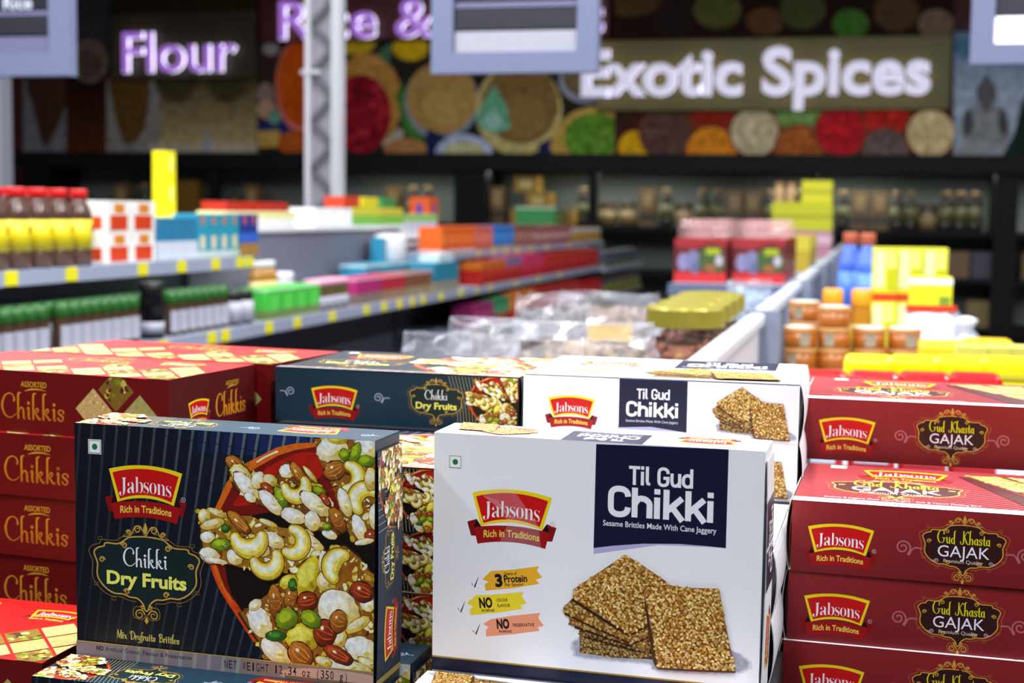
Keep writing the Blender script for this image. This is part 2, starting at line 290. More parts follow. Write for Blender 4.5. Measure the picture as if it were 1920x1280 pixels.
class Face:
    """collects flat printed polygons in millimetres, one bucket per printed part"""
    def __init__(s, clip, z0=4e-5, dz=7e-6):
        s.clip = clip; s.z = z0; s.dz = dz; s.g = 0; s.b = {}; s.cur = 'print'; s.stack = []; s.T = (1, 0, 0, 0, 1, 0); s.warp = None
    def part(s, n): s.cur = n; return s
    def push(s, x, y, sc=1.0, rot=0.0, sy=None):
        """nested placing: scale, turn, move"""
        s.stack.append(s.T); a, b, c, d, e, f = s.T; sy = sc if sy is None else sy
        ca, sa = cos(rot), sin(rot)
        m = (ca * sc, -sa * sy, x, sa * sc, ca * sy, y)
        s.T = (a * m[0] + b * m[3], a * m[1] + b * m[4], a * m[2] + b * m[5] + c,
               d * m[0] + e * m[3], d * m[1] + e * m[4], d * m[2] + e * m[5] + f)
    def pop(s): s.T = s.stack.pop()
    def up(s): s.g += 1
    def raw(s, pts, col):
        if s.warp: pts = [s.warp(*p) for p in pts]
        a, b, c, d, e, f = s.T
        pts = [(a * x + b * y + c, d * x + e * y + f) for x, y in pts]
        pts = clip_poly(pts, s.clip)
        if len(pts) < 3: return
        A = sum(pts[i - 1][0] * pts[i][1] - pts[i][0] * pts[i - 1][1] for i in range(len(pts)))
        if abs(A) < 1e-7: return
        if A < 0: pts = pts[::-1]
        s.b.setdefault(s.cur, []).append((pts, col, s.g))
    def poly(s, pts, col, smooth=0):
        s.up()
        if smooth: pts = catmull(pts, smooth, True)
        if len(pts) > 4:
            for t in tessellate_polygon([[Vector((p[0], p[1], 0)) for p in pts]]):
                s.raw([pts[i] for i in t], col)
        else: s.raw(pts, col)
    def rect(s, x0, y0, x1, y1, col, nx=1, ny=1):
        s.up()
        for i in range(nx):
            for j in range(ny):
                s.raw([(x0 + (x1 - x0) * a / nx, y0 + (y1 - y0) * b / ny) for a, b in ((i, j), (i + 1, j), (i + 1, j + 1), (i, j + 1))], col)
    def ell(s, cx, cy, rx, ry, col, rot=0.0, n=28, rough=0.0, up=True):
        if up: s.up()
        ca, sa = cos(rot), sin(rot); pts = []
        for i in range(n):
            q = 1 + random.uniform(-rough, rough); x, y = rx * q * cos(2 * pi * i / n), ry * q * sin(2 * pi * i / n)
            pts.append((cx + ca * x - sa * y, cy + sa * x + ca * y))
        if rough:
            for i in range(n): s.raw([(cx, cy), pts[i - 1], pts[i]], col)
        else: s.raw(pts, col)
    def line(s, pts, col, wd=None, smooth=6, closed=False, caps=False):
        """ribbon through pts (x, y[, width])"""
        s.up()
        pts = [(p[0], p[1], p[2] if len(p) > 2 else wd) for p in pts]
        if smooth and len(pts) > 2: pts = catmull(pts, smooth, closed)
        if closed: pts = pts + [pts[0], pts[1]]
        n = len(pts); L = []; R = []
        for i in range(n):
            a = pts[max(i - 1, 0)]; b = pts[min(i + 1, n - 1)]
            dx, dy = b[0] - a[0], b[1] - a[1]; q = math.hypot(dx, dy) or 1
            nx, ny = -dy / q, dx / q; h = pts[i][2] / 2
            L.append((pts[i][0] + nx * h, pts[i][1] + ny * h)); R.append((pts[i][0] - nx * h, pts[i][1] - ny * h))
        for i in range(n - 1): s.raw([R[i], R[i + 1], L[i + 1], L[i]], col)
        if caps:
            for p in (pts[0], pts[-1]): s.ell(p[0], p[1], p[2] / 2, p[2] / 2, col, n=10, up=False)
    def text(s, st, x, y, h, col, bold=0.0, wide=1.0, anchor='c', rot=0.0, fit=None, spacing=1.0):
        """built-in typeface, h = cap height"""
        vs, fs, L = text_mesh(st, bold, spacing); k = h / 0.70; kx = k * wide
        if fit: kx = fit / L
        ox = {'c': -L * kx / 2, 'l': 0, 'r': -L * kx}[anchor]
        s.up(); s.push(x, y, 1, rot)
        for f in fs: s.raw([(vs[i][0] * kx + ox, vs[i][1] * k) for i in f], col)
        s.pop()
    def mono(s, st, x, y, h, pitch, col, bold=0.0):
        """fixed-pitch printed characters, x = left end"""
        for i, ch in enumerate(st):
            if ch == ' ': continue
            vs, fs, L = text_mesh(ch, bold); k = h / .70; s.up()
            wd = pitch * (.34 if ch in '1.()I' else .72); kx = min(wd / L, k * 1.1) if ch in '.()' else wd / L
            if ch in '.(': kx = min(kx, k * .8)
            for f in fs: s.raw([(x + (i + .5) * pitch + (vs[j][0] - L / 2) * kx, y + vs[j][1] * k) for j in f], col)
    def script(s, st, x, y, xh, col, anchor='c', fit=None, gain=1.0, wide=1.0):
        L = sum(SCRIPT[c][0] for c in st); kx = fit / L if fit else xh * wide
        px = {'c': -L * kx / 2, 'l': 0, 'r': -L * kx}[anchor]; s.up()
        for c in st:
            adv, st_ = SCRIPT[c]
            for k in st_:
                s.line([(x + px + p[0] * kx, y + p[1] * xh, p[2] * min(xh, kx) * gain) for p in k], col, smooth=5, caps=True)
            px += adv * kx
    def din(s, st, x, y, h, col, wd=.17, anchor='c', fit=None):
        L = sum(DIN[c][0] for c in st) - .06; kx = fit / L if fit else h
        px = {'c': -L * kx / 2, 'l': 0}[anchor]
        for c in st:
            adv, k = DIN[c]; sm = 0
            if k and k[0] == 's': sm, k = 4, k[1:]
            for n, q in enumerate(k): s.line([(x + px + p[0] * kx, y + p[1] * h) for p in q], col, wd * h, smooth=sm if len(q) > 3 else 0)
            px += adv * kx
    def serif(s, st, x, y, h, col, fit, arc=0.0):
        k = h / 0.447; xs = []; px = 0
        for c in st:
            vs = GLY[c][0]; lo = min(v[0] for v in vs); hi = max(v[0] for v in vs)
            xs.append((px - lo)); px += hi - lo + .022
        L = px - .022; kx = fit / L; s.up()
        for c, o in zip(st, xs):
            vs, fs = GLY[c]
            for f in fs:
                q = []
                for i in f:
                    X = (vs[i][0] + o) * kx - fit / 2; q.append((x + X, y + vs[i][1] * k - arc * (X / (fit / 2)) ** 2))
                s.raw(q, col)
    def layers(s):
        """how many inks lie beneath each shape, so that the print stays thin"""
        x0, y0, x1, y1 = s.clip; q = max(x1 - x0, y1 - y0) / 420.0
        H = np.zeros((int((x1 - x0) / q) + 2, int((y1 - y0) / q) + 2), np.int16); out = {}
        allp = sorted(((g, pts) for L in s.b.values() for pts, col, g in L), key=lambda t: t[0])
        i = 0
        while i < len(allp):
            j = i; g = allp[i][0]; sl = []; top = 0
            while j < len(allp) and allp[j][0] == g:
                xs = [p[0] for p in allp[j][1]]; ys = [p[1] for p in allp[j][1]]
                w = (slice(int((min(xs) - x0) / q), int((max(xs) - x0) / q) + 1), slice(int((min(ys) - y0) / q), int((max(ys) - y0) / q) + 1))
                sl.append(w); top = max(top, int(H[w].max())); j += 1
            for w in sl: H[w] = top + 1
            out[g] = top + 1; i = j
        return out
    def build(s, parent, to3d, m=None):
        lay = s.layers()
        for n, L in s.b.items():
            n = n.split('#')[0]; vs = []; fs = []; cols = []
            for pts, col, g in L:
                b = len(vs); fs.append(tuple(range(b, b + len(pts)))); z = s.z + s.dz * lay[g]
                for p in pts:
                    vs.append(to3d(p[0], p[1], z))
                    cols += [*(col(p[0], p[1]) if callable(col) else col), 1.0]
            me = bpy.data.meshes.new(n); me.from_pydata(vs, [], fs); me.materials.append(m or (FOOD_INK if n == 'food_picture' else INK))
            at = me.attributes.new('ink', 'FLOAT_COLOR', 'POINT'); at.data.foreach_set('color', cols)
            link(n, me, parent)

def c(r, g, b, k=1.0):
    """ink colour from an on-screen colour of a front-lit face"""
    q = lin((r, g, b)); return tuple(min(0.9, v * GAIN * k) for v in q)
GAIN = 1.15

# ------------------------------------------------------------------ brand print shared by the cartons
GOLD, GOLD2 = c(190, 150, 60), c(120, 95, 40)
WHITE = c(228, 226, 232)

def logo(F, x, y, w, small=False, key=''):
    """red shield with yellow rim over a dark red ribbon; w = shield width"""
    F.push(x, y, w)
    F.part('brand_logo' + key)
    rib, dark, tail = c(150, 8, 12), c(18, 4, 5), c(125, 6, 8)
    for sg in (-1, 1):
        F.poly([(sg * .56, -.16), (sg * .44, -.12), (sg * .45, -.2), (sg * .40, -.25), (sg * .40, -.33), (sg * .51, -.33)], tail)
        F.poly([(sg * .44, -.12), (sg * .375, -.215), (sg * .48, -.235)], dark)
    def arcband(y0, y1, x0, x1, rise, col):
        n = 12
        F.up()
        for i in range(n):
            a, b = i / n * 2 - 1, (i + 1) / n * 2 - 1
            F.raw([(a * x1, y1 + rise * (1 - a * a)), (b * x1, y1 + rise * (1 - b * b)), (b * x0, y0 + rise * (1 - b * b)), (a * x0, y0 + rise * (1 - a * a))], col)
    arcband(-.225, -.425, .475, .425, .05, rib)
    arcband(.2, -.205, .5, .385, .07, c(235, 200, 15))
    arcband(.158, -.165, .452, .352, .068, c(190, 8, 10))
    F.part('brand_name' + key).serif('Jabsons', -.005, -.075, .2, c(250, 225, 235), .71, .03)
    F.warp = lambda X, Y: (X, Y - .2 * X * X)
    F.text('Rich in Traditions', 0, -.315, .088, c(235, 195, 75), bold=.02, fit=.7)
    F.warp = None
    if not small:
        g = c(170, 172, 180); F.part('registered_mark' + key)
        F.line([(.51 + .03 * cos(a * pi / 6), -.12 + .03 * sin(a * pi / 6), .006) for a in range(12)], g, smooth=0, closed=True)
        F.text('R', .51, -.133, .028, g, bold=.01)
    F.pop()

def veg_mark(F, x, y, h):
    F.part('veg_mark'); F.rect(x - h / 2, y - h / 2, x + h / 2, y + h / 2, c(240, 240, 245))
    q = h * .43; g = c(20, 110, 65)
    F.line([(x - q, y - q), (x + q, y - q), (x + q, y + q), (x - q, y + q)], g, h * .055, smooth=0, closed=True)
    F.ell(x, y, h * .21, h * .21, g)

def swirl(F, x, y, r, col, sg=1, wd=.2):
    """spiral curl with a short straight tail"""
    pts = []
    for i in range(27):
        a = -pi * .1 + i * 2 * pi * 1.6 / 26; q = r * (1.0 - .8 * i / 26)
        pts.append((x + sg * q * cos(a - .5), y - q * sin(a - .5) * -1, wd * r))
    x0, y0 = pts[0][0], pts[0][1]
    F.line([(x + sg * r * 2.4, y, wd * r), (x + sg * r * 1.35, y, wd * r), (x0 + sg * .1 * r, y0 - .2 * r, wd * r)] + pts, col, smooth=3)

def badge(F, x, y, w, fill, gold=None, gold2=None):
    """dark scrolled plaque with gold double outline; w = outline width"""
    gold = gold or GOLD; gold2 = gold2 or GOLD2
    F.push(x, y, w, 0.0, w * .93); F.part('title_plaque')
    half = [(.06, .30), (.15, .285), (.2, .25), (.25, .225), (.35, .225), (.37, .195), (.42, .18), (.455, .14), (.44, .09), (.425, .04), (.43, -.03), (.42, -.08), (.385, -.13),
            (.34, -.17), (.29, -.195), (.26, -.2), (.2, -.2), (.14, -.22), (.08, -.225), (.03, -.27), (.012, -.32)]
    ring = half + [(-a, b) for a, b in reversed(half)]
    F.poly(ring, fill, 3)
    F.line([(a, b) for a, b in ring], gold, .012, smooth=4, closed=True)
    out = [(a * 1.1, b * 1.12 - .002) for a, b in half if b > -.24]
    for sg in (-1, 1):
        F.line([(sg * a, b) for a, b in out], gold2, .0065, smooth=4)
        for (a, b, r, q) in ((.19, .215, .028, 1), (.385, .08, .026, -1), (.17, -.175, .026, 1), (.07, .36, .035, -1), (.15, .33, .022, 1), (.06, -.36, .045, -1), (.035, -.3, .018, 1)):
            F.line([(sg * (a + q * (r * (1 - k / 16)) * cos(k * .75)), b + r * (1 - k / 16) * sin(k * .75), .011 - k * .0004) for k in range(13)], gold, smooth=2)
        F.line([(sg * .2, .29, .006), (sg * .13, .31, .008), (sg * .09, .385, .009), (sg * .04, .37, .009), (sg * .0, .3, .009)], gold)
        F.line([(sg * .01, -.3, .008), (sg * .1, -.3, .008), (sg * .11, -.38, .008), (sg * .04, -.4, .008), (0, -.36, .006)], gold2)
        for (a, b) in ((.44, -.13), (.285, -.245), (.4, .26)):
            F.line([(sg * (a - .018), b - .012), (sg * (a + .018), b - .012), (sg * (a + .018), b + .012), (sg * (a - .018), b + .012)], gold2, .005, smooth=0, closed=True)
    F.poly([(0, .43), (.02, .37), (.008, .33), (-.008, .33), (-.02, .37)], gold); F.poly([(0, -.44), (.018, -.41), (0, -.37), (-.018, -.41)], gold)
    F.pop()

# ---- the picture of nut brittle in a bowl (coordinates: photo pixels of the front face, y down -> flipped by caller)
NUT_OUT, NUT_MID, NUT_LT, NUT_WH = c(120, 82, 12), c(205, 176, 58), c(230, 218, 140), c(244, 238, 214)
def grad(a, b, x, y, r, ang=2.2):
    """ink that runs from a to b across a nut"""
    dx, dy = cos(ang) / r, sin(ang) / r
    def f(X, Y):
        t = max(0, min(1, .5 + .5 * ((X - x) * dx + (Y - y) * dy)))
        return tuple(p + (q - p) * t for p, q in zip(a, b))
    return f

def nut_half(F, x, y, rx, ry, rot, tone=0):
    F.ell(x, y, rx * 1.07, ry * 1.07, c(110, 70, 10), rot, rough=.05)
    a = [c(176, 134, 14), c(204, 170, 36), c(218, 192, 92), c(156, 126, 0)][tone]; b = [c(232, 214, 110), NUT_WH, c(242, 240, 228), c(226, 208, 40)][tone]
    r = max(rx, ry)
    F.ell(x, y, rx, ry, grad(a, b, x, y, r), rot, rough=.06)
    F.ell(x - rx * .12, y + ry * .14, rx * .66, ry * .6, grad([NUT_MID, NUT_LT, NUT_WH, c(196, 178, 30)][tone], [NUT_WH, c(250, 246, 232), c(248, 246, 250), c(236, 224, 100)][tone], x, y, r * .7), rot, rough=.1)
    F.ell(x + rx * .3, y - ry * .3, rx * .22, ry * .16, a, rot + .6, n=9, rough=.2)
def nut_cashew(F, x, y, r, rot, span=1.9, tone=0):
    q = [(x + r * .62 * cos(rot + a), y + r * .62 * sin(rot + a)) for a in [(-1 + i / 5) * span for i in range(11)]]
    wd = [.5, .62, .7, .76, .8, .82, .8, .76, .7, .62, .5]
    for k, col, dx in ((1.14, c(105, 68, 10), 0), (1.0, c(204, 172, 40), 0), (.7, c(228, 208, 96), -.03), (.4, c(240, 228, 170), -.06), (.16, c(248, 244, 226), -.08)):
        F.line([(a + dx * r, b - dx * r, r * w_ * k) for (a, b), w_ in zip(q, wd)], col, smooth=3, caps=True)
def nut_pist(F, x, y, rx, ry, rot, dk=0):
    F.ell(x, y, rx * 1.1, ry * 1.12, c(60, 55, 8), rot, rough=.05)
    F.ell(x, y, rx, ry, grad(c(66, 96, 6), c(140, 168, 20), x, y, max(rx, ry)) if not dk else grad(c(18, 60, 14), c(50, 110, 30), x, y, max(rx, ry)), rot, rough=.1)
    F.ell(x - rx * .15, y + ry * .2, rx * .6, ry * .5, c(160, 178, 30) if not dk else c(70, 130, 40), rot, rough=.08)
def nut_almond(F, x, y, rx, ry, rot, red=0):
    F.ell(x, y, rx * 1.08, ry * 1.1, c(50, 20, 4), rot, rough=.04)
    F.ell(x, y, rx, ry, grad(c(104, 46, 8), c(186, 112, 30), x, y, max(rx, ry)) if not red else grad(c(70, 14, 5), c(164, 56, 18), x, y, max(rx, ry)), rot, rough=.06)
    for k in (-.5, 0, .45):
        ca, sa = cos(rot), sin(rot)
        F.line([(x + ca * a * rx - sa * (k * ry * (1 - a * a) + .05 * ry), y + sa * a * rx + ca * (k * ry * (1 - a * a) + .05 * ry), rx * .1) for a in (-.75, -.3, .2, .7)], c(200, 130, 45) if not red else c(190, 84, 30), smooth=3)
    F.ell(x - rx * .25, y + ry * .35, rx * .16, ry * .16, c(245, 225, 190), rot, n=8)

def Z3(x, y): return (370 + x / 5.333, 810 + y / 5.333)
def Z4(x, y): return (370 + x / 5.12, 1030 + y / 5.12)

def nut_picture(F, pmap, k):
    """pmap: photo pixel -> face mm; k: mm per photo pixel"""
    F.part('food_picture')
    P = lambda L: [pmap(*p) for p in L]
    rim = [(612, 832), (560, 834), (526, 841), (464, 872), (431, 905), (408, 954), (399, 1005), (400, 1055), (417, 1102), (448, 1151), (480, 1200), (530, 1262), (720, 1290), (720, 830)]
    F.poly(P(rim), c(205, 96, 14), 0)
    F.line(P([(408, 960), (399, 1005), (400, 1055), (417, 1102), (448, 1151), (480, 1200)]), c(205, 62, 14), 5 * k)
    inner = [(612, 838), (560, 846), (526, 857), (476, 885), (440, 915), (416, 960), (407, 1005), (408, 1055), (425, 1100), (456, 1148), (488, 1196), (540, 1255), (720, 1290), (720, 838)]
    F.poly(P(inner), c(112, 14, 8))
    F.poly(P([(575, 850), (540, 862), (500, 884), (460, 925), (445, 950), (520, 935), (600, 900), (620, 860)]), c(168, 24, 8), 4)
    F.poly(P([(440, 985), (560, 960), (720, 1010), (720, 1260), (540, 1250), (470, 1160), (430, 1090)]), c(16, 7, 5), 3)
    F.line(P([(488, 868), (505, 858), (526, 849)]), c(245, 222, 190), 3 * k, caps=True)
    F.line(P([(440, 1126), (462, 1160), (480, 1184)]), c(190, 60, 20), 8 * k)
    def piece(L, base):
        F.poly(P(L), c(40, 22, 6)); cx = sum(p[0] for p in L) / len(L); cy = sum(p[1] for p in L) / len(L)
        F.poly(P([(cx + (a - cx) * .97, cy + (b - cy) * .97) for a, b in L]), base)
    def scatter(L, n, s0, s1):
        """small crumbs and toffee glints inside outline L"""
        xs = [p[0] for p in L]; ys = [p[1] for p in L]
        def inside(x, y):
            r = False
            for i in range(len(L)):
                (x1, y1), (x2, y2) = L[i - 1], L[i]
                if (y1 > y) != (y2 > y) and x < (x2 - x1) * (y - y1) / (y2 - y1) + x1: r = not r
            return r
        pal = [c(160, 106, 20), c(110, 58, 10), c(206, 178, 60), c(70, 34, 8), c(226, 210, 130), c(140, 66, 16), c(186, 150, 40), c(238, 228, 190), c(216, 196, 96), c(232, 220, 160)]
        q = 0; n = int(n * 2.2)
        while q < n:
            x, y = random.uniform(min(xs), max(xs)), random.uniform(min(ys), max(ys))
            if not inside(x, y): continue
            q += 1; a, b = pmap(x, y); r = random.uniform(s0, s1 * 1.35) * k * (1 - .4 * q / n)
            F.ell(a, b, r, r * random.uniform(.35, .8), random.choice(pal), random.uniform(0, 3), n=10, rough=.28)
    p2 = [Z3(*p) for p in [(320, 290), (400, 262), (480, 300), (570, 410), (700, 450), (800, 480), (850, 400), (930, 290), (1060, 360), (1240, 490), (1330, 620), (1400, 800), (1500, 930), (1530, 1010), (1420, 1040), (1330, 1010), (1250, 990), (1150, 980), (1000, 930), (870, 830), (700, 760), (500, 650), (390, 560), (340, 430)]]
    p3 = [Z3(*p) for p in [(1190, 70), (1500, 60), (1830, 90), (1830, 1120), (1650, 1130), (1550, 1050), (1500, 930), (1450, 800), (1380, 560), (1300, 400), (1240, 280), (1230, 180)]]
    p1 = [Z3(*p) for p in [(20, 770), (130, 765), (320, 830), (560, 830), (700, 900), (870, 950), (1000, 960), (1180, 1010), (1290, 1180), (1310, 1310)]] + [Z4(*p) for p in [(930, 180), (880, 210), (640, 180), (460, 180), (310, 140), (80, 125)]] + [Z3(60, 1100)]
    p4 = [Z4(*p) for p in [(410, 600), (560, 510), (720, 390), (830, 280), (1050, 90), (1200, 50), (1320, -40), (1450, -60), (1590, 50), (1740, 250), (1740, 1180), (1150, 1100), (1050, 1080), (900, 1070), (700, 1050), (620, 900), (500, 740)]]
    piece(p3, c(140, 88, 18)); scatter(p3, 60, 2, 7)
    def H(z, x, y, rx, ry, rot=0, tone=0): a, b = pmap(*z(x, y)); s = 5.2; nut_half(F, a, b, rx / s * k, ry / s * k, rot, tone)
    def Cw(z, x, y, r, rot, span=1.9): a, b = pmap(*z(x, y)); nut_cashew(F, a, b, r / 5.2 * k, rot, span)
    def G(z, x, y, rx, ry, rot=0, dk=0): a, b = pmap(*z(x, y)); nut_pist(F, a, b, rx / 5.2 * k, ry / 5.2 * k, rot, dk)
    def A(z, x, y, rx, ry, rot=0, red=0): a, b = pmap(*z(x, y)); nut_almond(F, a, b, rx / 5.2 * k, ry / 5.2 * k, rot, red)
    H(Z3, 1380, 190, 150, 110, .3, 1); H(Z3, 1430, 90, 90, 40, 0, 3); H(Z3, 1720, 160, 110, 110, 0, 2)
    G(Z3, 1500, 240, 50, 50); G(Z3, 1605, 230, 45, 100, -.35); G(Z3, 1712, 300, 72, 48)
    A(Z3, 1400, 395, 105, 80, .5); Cw(Z3, 1530, 460, 165, -.1, 1.6); Cw(Z3, 1720, 700, 180, 2.4, 1.5); H(Z3, 1500, 710, 55, 130, .35, 1)
    H(Z3, 1640, 960, 60, 120, .35, 2); H(Z3, 1760, 480, 60, 100, 0, 0); H(Z3, 1790, 850, 50, 110, 0, 1); A(Z3, 1760, 1040, 60, 60, 0, 1); H(Z3, 1690, 1090, 90, 26, .25, 1)
    piece(p2, c(112, 64, 14)); scatter(p2, 60, 2, 6)
    A(Z3, 405, 325, 90, 62, -.5); H(Z3, 470, 440, 115, 80, -.7, 0); H(Z3, 520, 540, 150, 70, -.75, 2); H(Z3, 640, 490, 60, 80, -.4, 1); H(Z3, 760, 490, 70, 50, -.4, 0)
    A(Z3, 735, 575, 75, 42, -.6, 1); H(Z3, 765, 710, 140, 62, -.75, 2); H(Z3, 560, 660, 60, 40, -.4, 2); G(Z3, 865, 660, 42, 108, .5)
    H(Z3, 930, 400, 75, 60, .2, 2); A(Z3, 1040, 420, 110, 50, -.9); Cw(Z3, 1010, 540, 160, -1.2, 1.7); H(Z3, 1160, 430, 90, 22, -.8, 0)
    H(Z3, 1210, 720, 165, 72, -.55, 1); G(Z3, 1250, 590, 62, 36, -.3); A(Z3, 1310, 680, 70, 32, -.9, 1); A(Z3, 1430, 880, 60, 120, .55); H(Z3, 990, 840, 120, 66, -.2, 2); H(Z3, 1180, 890, 74, 88, .2, 1)
    H(Z3, 1345, 1020, 70, 40, -.3, 2); G(Z3, 1320, 945, 40, 30)
    piece(p1, c(150, 100, 22)); scatter(p1, 70, 2, 7)
    for q in ((230, 810, 100, 30, -.3, 0), (100, 850, 60, 70, .3, 0), (180, 920, 120, 44, .3, 0), (130, 1050, 72, 50, .1, 2), (640, 1180, 110, 60, .1, 1), (150, 1230, 100, 70, -.2, 1), (1090, 990, 100, 28, -.25, 1), (1170, 1090, 130, 46, -.55, 1),
              (790, 1080, 110, 66, -.4, 1), (1140, 1200, 80, 60, -.4, 1), (1230, 1240, 70, 60, 0, 0), (740, 910, 90, 26, -.3, 0)): H(Z3, *q)
    A(Z3, 450, 905, 135, 56, -.7); G(Z3, 265, 1120, 95, 52, .1); G(Z3, 310, 965, 40, 36, 0, 1); H(Z4, 385, 70, 80, 70, -.4, 1); H(Z4, 200, 105, 120, 24, -.1, 2); H(Z4, 820, 130, 60, 26, -.2, 0)
    Cw(Z3, 540, 1020, 215, -1.45, 1.35); Cw(Z3, 970, 1090, 175, -.3, 1.75); Cw(Z3, 710, 1260, 185, -1.2, 1.6)
    piece(p4, c(140, 84, 16)); scatter(p4, 130, 2, 8)
    for q in ((1090, 260, 105, 205, -.45, 3), (900, 300, 90, 60, .5, 3), (1240, 130, 48, 120, .05, 1), (1260, 300, 86, 100, .4, 0), (1370, 560, 200, 175, -.4, 1), (1030, 830, 165, 135, .3, 3), (620, 680, 105, 150, .5, 2), (770, 960, 165, 90, -.6, 1),
              (1590, 930, 150, 110, -.2, 2), (1380, 840, 60, 95, -.4, 0), (1420, 1090, 260, 70, -.1, 1), (1650, 500, 66, 74, .3, 2), (1560, 700, 130, 50, .6, 0), (580, 520, 70, 46, .6, 1), (1660, 1060, 110, 40, -.3, 0), (1230, 1050, 80, 44, -.2, 0)): H(Z4, *q)
    Cw(Z4, 1440, 190, 215, 2.7, 1.05)
    A(Z4, 770, 490, 62, 150, .1); A(Z4, 920, 450, 58, 115, -.2); A(Z4, 1080, 480, 100, 80, .3, 1); A(Z4, 1245, 780, 105, 120, -.3, 1); A(Z4, 1375, 670, 80, 100, -.2); A(Z4, 1370, 985, 140, 66, -.4, 1); A(Z4, 1010, 985, 120, 105, -.6); A(Z4, 1600, 390, 108, 86, -.3, 1)
    G(Z4, 880, 650, 112, 88, .65); G(Z4, 1110, 650, 98, 74, -.4); G(Z4, 775, 812, 95, 46, .1, 1); G(Z4, 940, 330, 40, 56, 0, 1)
    for _ in range(150):
        L = random.choice([p1, p2, p3, p4]); i = random.randrange(len(L)); t, u = random.random(), random.random() ** .6
        cx, cy = sum(p[0] for p in L) / len(L), sum(p[1] for p in L) / len(L)
        x, y = L[i - 1][0] * t + L[i][0] * (1 - t), L[i - 1][1] * t + L[i][1] * (1 - t)
        a, b = pmap(cx + (x - cx) * u * .9, cy + (y - cy) * u * .9); r = random.uniform(.4, 1.3) * k
        F.ell(a, b, r, r * random.uniform(.4, 1), c(250, 246, 240), random.uniform(0, 3), n=7)

# ---- the picture of sesame squares (coordinates: zoomed crop of the front face)
SEED = [c(206, 164, 84), c(222, 186, 108), c(186, 138, 58), c(232, 200, 130), c(170, 116, 44)]
def seeds(F, outline, pmap, k, sp, dark=0.0, rows=None):
    xs = [p[0] for p in outline]; ys = [p[1] for p in outline]
    def inside(x, y):
        r = False
        for i in range(len(outline)):
            (x1, y1), (x2, y2) = outline[i - 1], outline[i]
            if (y1 > y) != (y2 > y) and x < (x2 - x1) * (y - y1) / (y2 - y1) + x1: r = not r
        return r
    y = min(ys); j = 0
    while y < max(ys):
        x = min(xs) + (j % 2) * sp * .5
        while x < max(xs):
            X, Y = x + random.uniform(-.33, .33) * sp, y + random.uniform(-.33, .33) * sp
            if inside(X, Y):
                a, b = pmap(X, Y); q = random.choice(SEED); f = random.uniform(.75, 1.1) * (1 - dark)
                F.ell(a, b, sp * .56 * k, sp * .38 * k, tuple(v * f for v in q), random.uniform(0, 3.1), n=7)
            x += sp
        y += sp * .74; j += 1

def sesame_picture(F, pmap, k, sp=15.5):
    """pmap: crop coordinate -> face mm, k: mm per crop unit"""
    F.part('food_picture')
    P = lambda L: [pmap(*p) for p in L]
    br, dk = c(120, 66, 14), c(72, 34, 6)
    for i, (g, q) in enumerate(((208, 26), (190, 18), (160, 10))):
        F.poly(P([(735 - q, 1150), (760 - q, 1080), (1100, 1040), (1455 + q, 1150), (1462 + q, 1226 + q * .5), (1100, 1222 + q * .5), (1060, 1190 + q * .6), (760, 1165 + q * .6)]), c(g, g - 2, g + 8), 3)
    def slab(L, edge, dark):
        F.poly(P(L), edge); seeds(F, L, pmap, k, sp, dark)
    slab([(745, 1060), (1090, 1090), (1110, 1180), (900, 1172), (745, 1150)], dk, .5); F.line(P([(760, 1072), (985, 1134), (1085, 1150)]), c(40, 18, 4), 13 * k, smooth=0)
    slab([(740, 1050), (830, 1010), (1070, 1040), (1090, 1110), (1060, 1150), (985, 1130), (760, 1070)], dk, .55); F.line(P([(722, 1030), (985, 1118), (1062, 1092)]), c(44, 20, 4), 10 * k, smooth=0)
    slab([(695, 985), (760, 960), (1060, 1050), (1050, 1140), (985, 1115), (700, 1018)], br, .42); F.line(P([(676, 968), (800, 1026), (985, 1108), (1062, 1076)]), c(50, 24, 5), 9 * k, smooth=0)
    slab([(670, 940), (715, 895), (1060, 1010), (1062, 1070), (985, 1105), (800, 1020), (672, 962)], br, .3)
    F.line(P([(712, 900), (840, 985), (975, 1068), (1060, 1020)]), c(50, 24, 5), 13 * k, smooth=0)
    slab([(716, 856), (800, 800), (958, 694), (1050, 752), (1162, 830), (1100, 880), (1062, 960), (1055, 1020), (975, 1066), (850, 975), (716, 892)], br, .02)
    F.poly(P([(1040, 850), (1075, 1030), (1105, 1225), (1085, 1190), (1058, 1020)]), dk)
    slab([(1042, 838), (1150, 832), (1240, 846), (1382, 850), (1410, 1010), (1454, 1228), (1280, 1222), (1105, 1216), (1085, 1080), (1066, 960)], br, .04)
    F.line(P([(1106, 1216), (1280, 1224), (1454, 1229)]), dk, 9 * k)

# ------------------------------------------------------------------ homography photo pixel -> face
def hom(src, dst):
    A = []; b = []
    for (x, y), (u, v) in zip(src, dst):
        A += [[x, y, 1, 0, 0, 0, -u * x, -u * y], [0, 0, 0, x, y, 1, -v * x, -v * y]]; b += [u, v]
    h = np.linalg.solve(np.array(A, float), np.array(b, float))
    def f(x, y):
        q = h[6] * x + h[7] * y + 1
        return ((h[0] * x + h[1] * y + h[2]) / q, (h[3] * x + h[4] * y + h[5]) / q)
    return f

BW, BH, BT = 0.21, 0.1553, 0.0437          # the 350 g cartons
def spine_pattern(F, W, T, pmapless=True):
    pass

